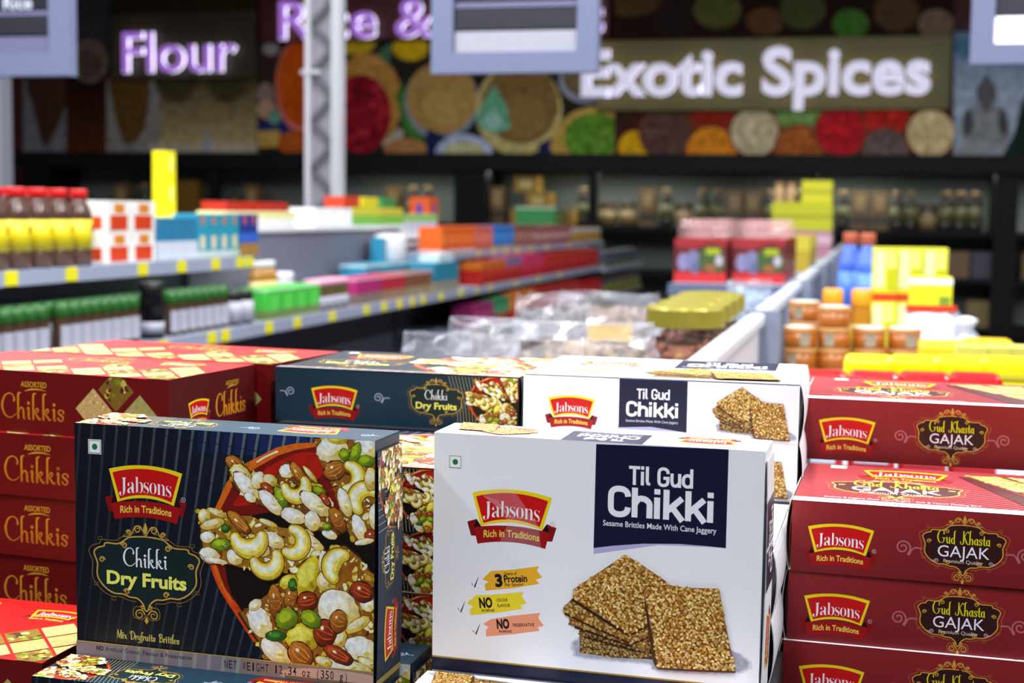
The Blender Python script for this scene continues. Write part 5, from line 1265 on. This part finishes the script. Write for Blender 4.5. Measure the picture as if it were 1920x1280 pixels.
# ------------------------------------------------------------------ right gondola with its grey divider
XD = -.195; ZT = -.168
m_div = mat('divider_grey', (126, 132, 150), .5); m_div2 = mat('divider_cream', (196, 190, 192), .5); m_cap = mat('divider_rail', (206, 210, 220), .3)
def divider():
    o = tag(empty('gondola_divider', (XD, 5, 0)), 'grey divider running down the middle of the right gondola with a rounded top rail', 'divider')
    def p(n, *q, m=m_div, bevel=0):
        k = box(n, *q, m, None, bevel); attach(k, o); return k
    ys = [1.36, 2.52, 3.75, 4.98, 6.21, 7.44, 8.67, 9.9]
    for i in range(7):
        y0, y1 = ys[i], ys[i + 1]
        p('panel', XD - .012, XD + .004, y0, y1 - .03, .15, EYE + ZT - .02, m=m_div2 if i == 0 else m_div)
        p('top_rail', XD - .016, XD + .014, y0, y1 - .03, EYE + ZT - .022, EYE + ZT, m=m_cap, bevel=.006)
        p('upright', XD - .02, XD + .036, y1 - .03, y1, 0, EYE + ZT + .004)
        if i:
            for k in range(1, 4): p('rib', XD + .004, XD + .012, y0 + k * .3 - .01, y0 + k * .3 + .01, .3, EYE + ZT - .03)
    p('plinth', XD - .5, XD + .55, 1.36, 9.9, 0, .14, m=m_kick)
    return o
divider()
def plain_shelf(name, x0, x1, y0, y1, z, label, m=m_shelf, rail=None):
    o = tag(empty(name, ((x0 + x1) / 2, (y0 + y1) / 2, EYE + z)), label, 'shelf')
    k = box('deck', x0, x1, y0, y1, EYE + z - .02, EYE + z, m); attach(k, o)
    k = box('price_rail', x0, x1, y0 - .004, y0, EYE + z - .032, EYE + z + .003, rail or m_rail); attach(k, o)
    for xx in (x0 + .02, x1 - .03):
        k = box('bracket', xx, xx + .012, y0 + .02, y1, EYE + z - .06, EYE + z - .02, m_div); attach(k, o)
plain_shelf('left_side_shelf', -.70, XD - .022, 1.40, 4.2, -.333, 'shelf on the near left side of the divider carrying bags and almond jars')
plain_shelf('raised_shelf', -.60, XD - .022, 4.25, 9.6, -.208, 'raised grey-blue shelf carrying the red gift packs', rail=mat('blue_rail', (92, 100, 124), .4))
plain_shelf('lower_shelf', -.66, XD - .022, 4.22, 9.6, -.40, 'lower shelf beneath the red gift packs')
plain_shelf('right_side_shelf', XD + .04, .275, 1.40, 9.6, -.314, 'shelf on the right side of the divider carrying tins and yellow packs')

# almond jars
GOLD_LID = mat('gold_lid', (150, 138, 44), .35, metal=.3)
CLEAR = mat('clear_plastic', (190, 180, 180), .07, alpha=.05, spec=.9)
ALM = mat('almond_skin', (126, 66, 34), .5, noise=(60, (160, 92, 54))); ALM2 = mat('almond_pale', (170, 128, 50), .5)
def almond_jar():
    r, h = .058, .2
    o = lathe('almond_jar', [(0, 0), (r * .94, 0), (r, .01), (r, .135), (r * .92, .158), (r * .86, .166), (r * .86, .172)], CLEAR, n=36)
    bm = bmesh.new(); add_lathe(bm, [(r * .97, .168), (r, .169), (r, .194), (r * .96, .198), (r * .7, .2), (0, .2)], 36)
    bm_obj('lid', bm, GOLD_LID, o, smooth=False)
    bm = bmesh.new(); rnd = random.Random(3)
    for _ in range(420):
        a = rnd.uniform(0, 2 * pi); rr = (r - .0085) * (1 if rnd.random() < .75 else rnd.random() ** .5); z = rnd.uniform(.008, .148)
        mtx = Matrix.Translation((rr * cos(a), rr * sin(a), z)) @ Matrix.Rotation(a + pi / 2, 4, 'Z') @ Matrix.Rotation(rnd.uniform(-1.2, 1.2), 4, 'Y') @ Matrix.Diagonal((.0115, .0045, .0068, 1))
        n0 = len(bm.faces); bmesh.ops.create_icosphere(bm, subdivisions=1, radius=1, matrix=mtx); bm.faces.ensure_lookup_table()
        if rnd.random() < .12:
            for f in bm.faces[n0:]: f.material_index = 1
    add_lathe(bm, [(0, .006), (r * .8, .006), (r * .8, .142), (0, .145)], 20)
    k = bm_obj('almonds', bm, [ALM, ALM2], o, smooth=True); k['kind'] = 'stuff'
    return o
S = [at_d(1300, 640, 2.1)]; S[0].z = EYE - .333; S[0].x = -.269
run(almond_jar(), [S[0] + Vector((-.001 * k, .122 * k, 0)) for k in range(4)], ['clear jar of almonds with gold lid, nearest of the row by the divider', 'second almond jar of the row, mostly its gold lid showing', 'third almond jar of the row, only its gold lid showing', 'farthest almond jar of the row, only a sliver of gold lid showing'], 'jar', 'almond jars', [0, .3, .6, .9])
# plastic bags of nuts
BAG = mat('clear_bag', (232, 232, 240), .1, alpha=.15, spec=1.0, bump=.6, noise=(34, (206, 206, 216)))
def nut_bag(w_, t, h, seed, fill, lab, crumple):
    o = pouch('nut_bag', w_, t, h, BAG, seed)
    for v in o.data.vertices:
        rnd = random.Random(hash((round(v.co.x, 4), round(v.co.z, 4), seed)) % 99991)
        v.co.y += rnd.uniform(-1, 1) * crumple; v.co.z = max(0, v.co.z + rnd.uniform(-1, 1) * crumple * (v.co.z > .01))
    for p in o.data.polygons: p.use_smooth = False
    if fill:
        k = pouch('contents', w_ * .9, t * .86, h * .86, mat('nut_fill_%d' % fill[0], fill, .7, noise=(70, tuple(int(v * .55) for v in fill))), seed + 5); k.parent = o; k.location.z = .004
    if lab:
        b = bmesh.new(); 
        q = [b.verts.new((x, -t * .5 * 1.05 + abs(x) * .12, z)) for x, z in ((-w_ * .2, h * .42), (w_ * .22, h * .42), (w_ * .22, h * .72), (-w_ * .2, h * .72))]
        q2 = [b.verts.new((v.co.x, v.co.y + .002, v.co.z)) for v in q]
        b.faces.new(q); b.faces.new(q2[::-1])
        for i in range(4): b.faces.new((q[i], q2[i], q2[(i + 1) % 4], q[(i + 1) % 4]))
        bm_obj('label', b, mat('bag_label', lab, .35), o)
    return o
def stand(o, px, py, d, z, rz, label, cat, group=None, lean=0.0):
    p = at_d(px, py, d); o.location = (p.x, p.y, EYE + z); o.rotation_euler = (lean, 0, rz); tag(o, label, cat, group)
stand(nut_bag(.20, .10, .185, 1, (158, 134, 108), (226, 180, 40), .005), 1095, 655, 1.88, -.3315, .2, 'clear bag of beige nuts with yellow label, nearest the almond jar', 'bag', 'nut bags')
stand(nut_bag(.19, .09, .19, 2, (138, 112, 94), (216, 196, 20), .005), 1140, 600, 2.55, -.3315, .2, 'bag of beige nuts behind the one with yellow label', 'bag', 'nut bags')
stand(nut_bag(.10, .06, .165, 3, None, None, .007), 818, 650, 1.95, -.3315, .1, 'small crumpled empty-looking clear bag at the left end of the bags', 'bag', 'nut bags')
stand(nut_bag(.15, .09, .17, 4, (140, 132, 132), None, .007), 925, 655, 2.12, -.3315, -.1, 'crumpled clear bag between the small bag and the yellow-labelled one', 'bag', 'nut bags')
stand(nut_bag(.13, .07, .20, 6, (132, 124, 124), None, .007), 1035, 620, 2.33, -.3315, .3, 'crumpled clear bag half behind the yellow-labelled bag', 'bag', 'nut bags')
stand(nut_bag(.12, .08, .17, 7, (150, 170, 200), None, .006), 1405, 560, 3.55, -.333, .2, 'pale blue crumpled bag beyond the almond jars by the divider', 'bag')

# red gift packs
REDP = (176, 30, 34)
def gift(seed):
    wx = .158
    o = box('gift_pack', -.08, .08, -.06, .06, 0, .135, tint((124, 22, 26), .25), None, .003)
    F = Face((0, 0, 160, 135), 1e-3, 1e-4); F.part('printed_front'); F.rect(0, 0, 160, 135, c(96, 34, 34)); F.rect(0, 0, 160, 30, c(190, 44, 46))
    F.ell(28, 62, 18, 28, c(130, 124, 160), rough=.1); F.ell(58, 66, 24, 32, c(112, 112, 146), rough=.1); F.ell(66, 44, 12, 20, c(90, 92, 124))
    F.poly([(80, 40), (84, 104), (150, 96), (150, 36)], c(66, 84, 44), 2); F.rect(98, 86, 140, 106, c(150, 160, 30)); F.ell(112, 46, 18, 9, c(150, 84, 50)); F.ell(138, 68, 12, 16, c(170, 160, 170))
    F.poly([(0, 110), (60, 104), (110, 122), (160, 112), (160, 135), (0, 135)], c(150, 40, 44), 0)
    F.build(o, lambda x, y, z: (x / 1000 - .08, -.06 - z, y / 1000))
    k = pouch('cellophane', .16, .11, .06, mat('cellophane', (240, 190, 190), .08, alpha=.16, spec=.9), seed); k.parent = o; k.location.z = .134
    for p in k.data.polygons: p.use_smooth = False
    return o
g = gift(11); pl = at_d(1316, 525, 4.45); pr2 = at_d(1424, 525, 4.45)
S = [Vector((pl.x, pl.y, EYE - .208)), Vector((pr2.x, pr2.y, EYE - .208))]
spots = [S[0], S[1]] + [S[1] + Vector((.0, .17 * k, 0)) for k in (1, 2, 3)] + [S[0] + Vector((0, .17 * k, 0)) for k in (1, 2)]
run(g, spots, ['red gift pack with grey elephant picture, left of the front two', 'red gift pack with grey elephant picture, right of the front two', 'red gift pack directly behind the right front one', 'third red gift pack in the right-hand row', 'fourth red gift pack in the right-hand row', 'second red gift pack in the left-hand row', 'third red gift pack in the left-hand row'], 'gift pack', 'red gift packs')
run(pack('yellow_pack', .3, .12, .13, (186, 160, 50), [(.6, 1, (206, 190, 60))]), [Vector((-.30, 5.6, EYE - .208)), Vector((-.30, 5.95, EYE - .208))], ['mustard pack behind the red gift packs, nearer one', 'mustard pack behind the red gift packs, farther one'], 'pack', 'mustard packs')
zb = EYE - .208
run(pack('pink_check_box', .3, .30, .135, (176, 120, 136), [(.5, .85, (206, 170, 184))]), [Vector((-.37, 7.5, zb))], 'pink chequered box under the lime yellow boxes', 'box')
run(pack('lime_box', .3, .30, .14, (186, 186, 22), [(.45, .55, (140, 140, 20))]), [Vector((-.37, 7.5, zb + .136))], 'wide lime yellow box lying on the pink chequered box', 'box')
run(pack('lime_box', .25, .15, .11, (206, 200, 30), [(.4, .6, (170, 170, 26))]), [Vector((-.30, 7.5, zb + .277))], 'lime yellow box topmost on the pile by the divider end', 'box')
run(jar('tan_jar', .025, .1, tint((196, 160, 120)), tint((150, 110, 70)), None), [Vector((-.43, 7.45, zb + .277)), Vector((-.49, 7.45, zb + .277))], ['small tan jar on the lime boxes, nearer the topmost box', 'small tan jar on the lime boxes, at the left edge'], 'jar', 'tan jars')
# things below the red packs
for k, (px, col, nm) in enumerate(((1300, (60, 50, 100), 'violet'), (1345, (150, 30, 40), 'dark red'), (1440, (70, 110, 110), 'sea green'))):
    p = at_d(px, 560, 4.5); run(pack('small_pack', .1, .07, .09, col), [Vector((p.x, p.y, EYE - .40))], '%s pack on the lower shelf beneath the red gift packs' % nm, 'pack')

# right side of the divider
ZR = EYE - .314
def at_shelf(px, d): p = at_d(px, 600, d); return Vector((p.x, p.y, ZR))
def lowtin():
    r, h = .0295, .0372
    o = lathe('orange_tin', [(0, 0), (r * .97, 0), (r, .002), (r, h * .78), (0, h * .78)], mat('orange_tin', (158, 84, 10), .35), n=28)
    lathe('lid', [(r * 1.03, h * .76), (r * 1.03, h * .95), (r * .95, h), (0, h * .99)], mat('tin_lid', (176, 120, 56), .4), o, n=28)
    lathe('lid_top', [(r * .93, h + .0002), (r * .93, h + .0006), (0, h + .0006)], mat('white_plastic', (220, 220, 222), .4), o, n=28)
    b = bmesh.new(); vs = []
    for i in range(5):
        a = -pi / 2 + (i - 2) * .16; vs.append((b.verts.new((r * 1.01 * cos(a), r * 1.01 * sin(a), h * .1)), b.verts.new((r * 1.01 * cos(a), r * 1.01 * sin(a), h * .7))))
    for i in range(4): b.faces.new((vs[i][0], vs[i + 1][0], vs[i + 1][1], vs[i][1]))
    bm_obj('printed_panel', b, mat('tin_print', (206, 190, 160), .5, noise=(900, (60, 50, 40))), o)
    return o
sp = []; lb = []; rz = []
for (px, d, n, nm) in ((1502, 2.6, 3, 'first stack from the divider'), (1565, 2.6, 4, 'second stack from the divider'), (1630, 2.6, 3, 'third stack from the divider'), (1697, 2.6, 3, 'fourth stack from the divider'), (1508, 2.75, 4, 'rear stack beside the divider')):
    for k in range(n):
        sp.append(at_shelf(px, d) + Vector((random.uniform(-.001, .001), 0, .0379 * k))); rz.append(random.uniform(-.7, 2.5))
        lb.append('orange tin with pale lid, %s in the %s' % (['lowest', 'second up', 'third up', 'topmost of four'][k], nm))
run(lowtin(), sp, lb, 'tin', 'stacked orange tins', rz)
run(jar('amber_jar', .0235, .155, mat('amber_spread', (176, 116, 30), .12), mat('orange_lid', (226, 150, 24), .35), mat('yellow_label2', (196, 170, 50), .5), lidh=.22, lab=(.1, .5)), [at_shelf(1560, 3.15), at_shelf(1614, 3.15)], ['amber jar with orange lid behind the tins, nearer the divider', 'amber jar with orange lid behind the tins, nearer the yellow cartons'], 'jar', 'amber jars')
bl = bottle('blue_bottle', .032, .27, mat('blue_plastic', (50, 96, 206), .3, noise=(18, (110, 140, 226))), mat('orange_cap', (180, 90, 60), .4), mat('blue_label', (80, 130, 220), .4))
run(bl, [at_shelf(1590, 4.0), at_shelf(1622, 3.9)], ['tall blue bottle against the divider behind the amber jars', 'tall blue bottle beside the yellow cartons'], 'bottle', 'blue bottles')
yc = pack('yellow_carton', .09, .057, .122, (216, 216, 40), [(0, .16, (206, 60, 20))], [('-y', .1, .25, .5, .95, (220, 226, 170)), ('-y', .62, .2, .95, .6, (190, 190, 20)), ('-y', .55, .62, .9, .95, (236, 232, 120))])
sp = []; lb = []
for i, nm in enumerate(('left', 'middle', 'right')):
    for k in range(2):
        sp.append(at_shelf(1655 + 46 * i, 3.3) + Vector((0, 0, .1225 * k))); lb.append('yellow carton with pale panels, %s column %s row' % (nm, ('lower', 'upper')[k]))
run(yc, sp, lb, 'carton', 'stacked yellow cartons')
run(pack('yellow_box', .09, .085, .19, (226, 222, 30), [(.92, 1, (240, 240, 220)), (0, .2, (226, 120, 20))], [('-y', .1, .3, .4, .6, (120, 180, 190)), ('-y', .7, .4, .95, .8, (120, 150, 40))]), [at_shelf(1742, 3.0)], 'yellow box with white top in front of the yellow cartons', 'box')
stand(pouch('white_pouch', .095, .05, .14, mat('white_foil', (236, 236, 238), .3, bump=.2), 21), 1745, 600, 2.75, -.314, .1, 'white foil pouch between the tins and the tied bag', 'pouch')
bm = bmesh.new(); add_box(bm, -.047, .047, -.006, .006, 0, .012)
p = at_shelf(1745, 2.75); rim = bm_obj('red_seal', bm, mat('red_seal', (216, 60, 20), .4)); rim.location = p + Vector((0, 0, .135)); 
pp = [o_ for o_ in bpy.data.objects if o_.name == 'white_pouch'][0]; rim.location = (0, 0, .134); rim.parent = pp
tb = lathe('tied_bag', [(0, 0), (.03, .002), (.036, .02), (.034, .05), (.024, .08), (.012, .098), (.006, .104), (.012, .115), (.02, .13), (.008, .135), (0, .13)], mat('white_film', (226, 228, 230), .3, bump=.4), n=18)
for v in tb.data.vertices: v.co.x *= 1 + .12 * sin(v.co.z * 120 + v.co.y * 90); v.co.y *= 1 + .12 * cos(v.co.z * 100)
run(tb, [at_shelf(1812, 2.6)], 'small white tied bag right of the white foil pouch', 'bag')
def tub(name, w_, d_, h, body, lid):
    o = box(name, -w_ / 2, w_ / 2, -d_ / 2, d_ / 2, 0, h * .75, tint(body, .3), None, .006)
    box('lid', -w_ / 2 - .003, w_ / 2 + .003, -d_ / 2 - .003, d_ / 2 + .003, h * .75, h, tint(lid, .25), o, .008)
    box('label', -w_ * .36, w_ * .36, -d_ / 2 - .0012, -d_ / 2, h * .15, h * .62, tint((196, 206, 214), .4), o)
    return o
run(tub('yellow_tub', .075, .08, .115, (230, 190, 40), (236, 196, 40)), [at_shelf(1772, 2.3), at_shelf(1852, 2.35)], ['amber-yellow lidded tub behind the yellow lids, left one', 'amber-yellow lidded tub behind the yellow lids, right one'], 'tub', 'amber-yellow tubs')
run(tub('yellow_tub', .062, .06, .119, (236, 220, 10), (240, 226, 8)), [at_shelf(px, 2.0) for px in (1632, 1718, 1803, 1888)], ['bright yellow tub, first of four from the divider', 'bright yellow tub, second of four from the divider', 'bright yellow tub, third of four from the divider', 'bright yellow tub, last of four at the right edge'], 'tub', 'bright yellow tubs')
run(tub('red_tub', .055, .055, .126, (190, 20, 24), (214, 16, 24)), [at_shelf(px, 1.72) for px in (1545, 1643, 1738, 1833)], ['red-lidded tub, first of four from the divider', 'red-lidded tub, second of four from the divider', 'red-lidded tub, third of four from the divider', 'red-lidded tub, last of four towards the right edge'], 'tub', 'red-lidded tubs')
run(pack('blue_yellow_pack', .05, .045, .122, (206, 200, 90), [(.55, .85, (150, 190, 206))]), [at_shelf(px, 2.16) for px in (1822, 1866, 1908)], ['pale yellow and blue pack behind the yellow lids, left of three', 'pale yellow and blue pack behind the yellow lids, middle of three', 'pale yellow and blue pack behind the yellow lids, right of three'], 'pack', 'pale yellow and blue packs')

# ------------------------------------------------------------------ goods on the wall shelving
rnd = random.Random(5)
ZW = EYE - .10
def wall_goods(px0, px1, items):
    pass
WJ = jar('storage_jar', .075, .2, mat('dull_brown_glass', (92, 70, 44), .25), mat('bronze_lid', (70, 56, 36), .5), mat('tan_label', (150, 126, 84), .6), lab=(.15, .6))
WT = pack('tall_carton', .14, .13, .30, (104, 78, 42), [(.15, .35, (60, 44, 30))], [('-y', .2, .5, .8, .85, (146, 120, 80))])
WG2 = pack('gold_box', .22, .2, .13, (160, 122, 40), [], [('-y', .25, .25, .75, .75, (206, 184, 120))])
WB = bottle('dark_bottle', .05, .30, mat('dark_bottle', (44, 36, 28), .2), mat('tan_cap', (140, 110, 70), .5), mat('olive_label', (96, 92, 52), .5))
def wspot(px, back=0.2): p = at_Y(px, 400, YF + back); return Vector((p.x, p.y, ZW))
run(WJ, [wspot(px) for px in (118, 158, 440, 664, 702, 1140, 1178, 1282, 1470, 1740)], 'brown storage jar with tan label on the wall shelving', 'jar', 'brown jars on the wall shelving')
run(WT, [wspot(px) for px in (235, 478, 741, 935, 1216, 1378, 1412, 1612, 1649)], 'tall brown carton on the wall shelving', 'carton', 'tall brown cartons on the wall shelving')
run(WB, [wspot(px, .14) for px in (272, 299, 774, 802, 1094, 1249, 1318, 1345, 1441, 1500, 1552, 1580, 1681, 1708, 1773, 1800, 1828)], 'dark bottle with tan cap on the wall shelving', 'bottle', 'dark bottles on the wall shelving')
q0 = wspot(985); q1 = wspot(1042)
run(WG2, [wspot(535), q0, q1, (q0 + q1) / 2 + Vector((0, 0, .131)), (q0 + q1) / 2 + Vector((-.1, 0, .262)), wspot(205, .32), wspot(1100, .42) + Vector((0, 0, 0))],
    ['gold box on the wall shelving left of the lattice column', 'gold box on the wall shelving, bottom left of the pyramid', 'gold box on the wall shelving, bottom right of the pyramid', 'gold box on the wall shelving, middle of the pyramid', 'gold box on the wall shelving, topmost of the pyramid', 'gold box on the wall shelving near its left end', 'gold box far back on the wall shelving behind the dark bottles'], 'box', 'gold boxes on the wall shelving')
run(pack('ochre_carton', .12, .28, .33, (110, 78, 14)), [wspot(350, .12)], 'large ochre carton on the wall shelving behind the yellow boxes', 'carton')
for k, (x, col) in enumerate(((1030, (34, 110, 56)),)):
    p = at_d(1030, 405, 8.6); b = along(-2.0, 1028, 1032, 405, 1, -.17)[0]
    run(pack('green_case', .3, .26, .13, col, [(.88, 1, (150, 170, 150))], [('x', .3, .2, .6, .7, (160, 150, 50))]), [Vector((-2.11, 9.0, EYE - .095))], 'dark green case on the rear ledge behind the dusky pink cartons', 'carton')
# lower wall shelf goods, right
for (px, z, col, nm) in ((1790, -.45, (110, 84, 54), 'tan'), (1845, -.45, (60, 60, 76), 'slate'), (1730, -.45, (96, 110, 120), 'grey'), (1840, -.82, (120, 100, 60), 'khaki'), (1940, -.45, (120, 90, 50), 'amber')):
    p = at_Y(px, 500, YF + .18); run(pack('carton', .22, .2, .2, col), [Vector((p.x, p.y, EYE + z))], '%s carton on the dark lower wall shelving at the right' % nm, 'carton')

# ------------------------------------------------------------------ lattice column, pillar, hanging signs
def lattice():
    p0 = at_d(608, 400, 6.3); x, y = p0.x, p0.y; wd = .142
    o = tag(empty('lattice_column', (x, y, 0)), 'white lattice column rising in front of the wall signs', 'column')
    mw = mat('white_steel', (196, 194, 204), .4); mb = mat('galvanised', (226, 228, 234), .25, metal=.4)
    def p(n, *q, m=mw): k = box(n, *q, m); attach(k, o)
    p('back_plate', x - wd / 2, x + wd / 2 - .03, y + .02, y + .03, 0, 4.2, m=mat('column_plate', (150, 148, 158), .6))
    p('chord', x - wd / 2 - .012, x - wd / 2 + .012, y - .025, y + .03, 0, 4.2)
    p('chord', x + wd / 2 - .03, x + wd / 2 + .014, y - .03, y + .03, 0, 4.2, m=mb)
    bm = bmesh.new(); h = .105; n = int(4.2 / h)
    for i in range(n):
        a = Vector((x - wd / 2 + .01, y - .012, i * h)); b = Vector((x + wd / 2 - .03, y - .012, (i + 1) * h))
        if i % 2: a.x, b.x = b.x, a.x
        d = (b - a).normalized(); s = Vector((d.z, 0, -d.x)) * .011; t = Vector((0, .012, 0))
        v = [bm.verts.new(q) for q in (a - s, a + s, b + s, b - s, a - s + t, a + s + t, b + s + t, b - s + t)]
        for f in ((0, 1, 2, 3), (7, 6, 5, 4), (0, 4, 5, 1), (1, 5, 6, 2), (2, 6, 7, 3), (3, 7, 4, 0)): bm.faces.new([v[i_] for i_ in f])
    k = bm_obj('lattice', bm, mat('lattice_steel', (92, 92, 100), .5)); attach(k, o)
    p('clamp', x - wd / 2 - .03, x - wd / 2 + .06, y - .03, y - .02, at_d(600, 142, 6.3).z, at_d(600, 134, 6.3).z, m=mb)
lattice()
a, b = at_d(-60, 330, 7.4), at_d(11, 330, 7.4)
tag(box('white_pillar', a.x, b.x, a.y, a.y + .12, 0, 4.2, mat('pillar_paint', (150, 154, 166), .5), None, .01), 'pale grey pillar at the left edge beneath the hanging sign', 'pillar')

m_frame = mat('sign_frame', (112, 118, 148), .45); m_slat = mat('sign_slat_dark', (34, 33, 44), .5); m_white = mat('sign_slat_white', (168, 168, 178), .35); m_pale = mat('sign_slat_pale', (110, 110, 142), .4)
YH = 3.95
def hanging(x0, x1, yb, ix0, ix1, rows, label, txt=None):
    """framed aisle sign hung from the ceiling; photo columns and rows at distance YH"""
    P = lambda x, y: at_Y(x, y, YH)
    a, b = P(x0, yb), P(x1, yb); zt = a.z + .62; bw = P(ix0, yb).x - a.x; zb = P((x0 + x1) / 2, rows[0][1]).z
    o = tag(empty('hanging_sign', ((a.x + b.x) / 2, YH, a.z)), label, 'sign')
    def p(n, *q, m=m_frame, bevel=0): k = box(n, *q, m, None, bevel); attach(k, o); return k
    fr = bmesh.new(); w0, w1 = P(ix0, yb).x, P(ix1, yb).x
    for q in ((a.x, w0, a.z, zt), (w1, b.x, a.z, zt), (w0, w1, a.z, zb), (w0, w1, zt - .06, zt)): add_box(fr, q[0], q[1], YH, YH + .045, q[2], q[3])
    bmesh.ops.remove_doubles(fr, verts=fr.verts[:], dist=1e-5)
    k = bm_obj('frame', fr, m_frame); attach(k, o)
    p('back_panel', w0, w1, YH + .034, YH + .043, zb, zt - .06, m=m_pale)
    n = 0
    for (y0, y1, mm) in rows:
        z1, z0 = P((x0 + x1) / 2, y0).z, P((x0 + x1) / 2, y1).z
        q = p('slat', w0 + .002, w1 - .002, YH + .012, YH + .03, z0, min(z1, zt - .065), m=mm, bevel=.002)
    for xx in (a.x + .08, b.x - .08):
        k = lathe('hanging_rod', [(.004, zt), (.004, 4.2)], m_white, n=8); k.location = (xx, YH + .02, 0); attach(k, o)
    if txt:
        s, tx0, tx1, ty, cap = txt
        vs, fs, L = text_mesh(s, .02); q0, q1 = P(tx0, ty), P(tx1, ty); h = (P(tx0, ty - cap).z - q0.z) / .70
        me = bpy.data.meshes.new('lettering'); me.from_pydata([(q0.x + v[0] / L * (q1.x - q0.x), YH + .009, q0.z + v[1] * h) for v in vs], [], fs)
        me.materials.append(mat('sign_letter', (214, 218, 232), .5)); k = link('lettering', me); attach(k, o)
    return o
hanging(808, 1119, 138, 848, 1080, [(57, 97, m_white), (16, 54, m_slat), (2, 13, m_pale), (-42, -1, m_slat), (-84, -46, m_slat)], 'grey framed hanging sign with dark slats, middle of the three')
hanging(-230, 130, 145, -190, 92, [(70, 100, m_pale), (33, 66, m_slat), (22, 31, m_pale), (-30, 20, mat('sign_slat_black', (20, 22, 32), .5)), (-84, -34, m_slat)], 'grey framed hanging sign ending in the word Rice, leftmost of the three', ('al Rice', -28, 57, 17, 22))
hanging(1819, 2150, 120, 1862, 2110, [(28, 80, mat('sign_slat_glow', (250, 250, 250), .35, emit=.9, emit_rgb=(250, 250, 255))), (-30, 26, m_slat), (-84, -34, m_slat)], 'grey framed hanging sign with a bright white slat, rightmost of the three')  # the white slat gets its brightness from emission in its material
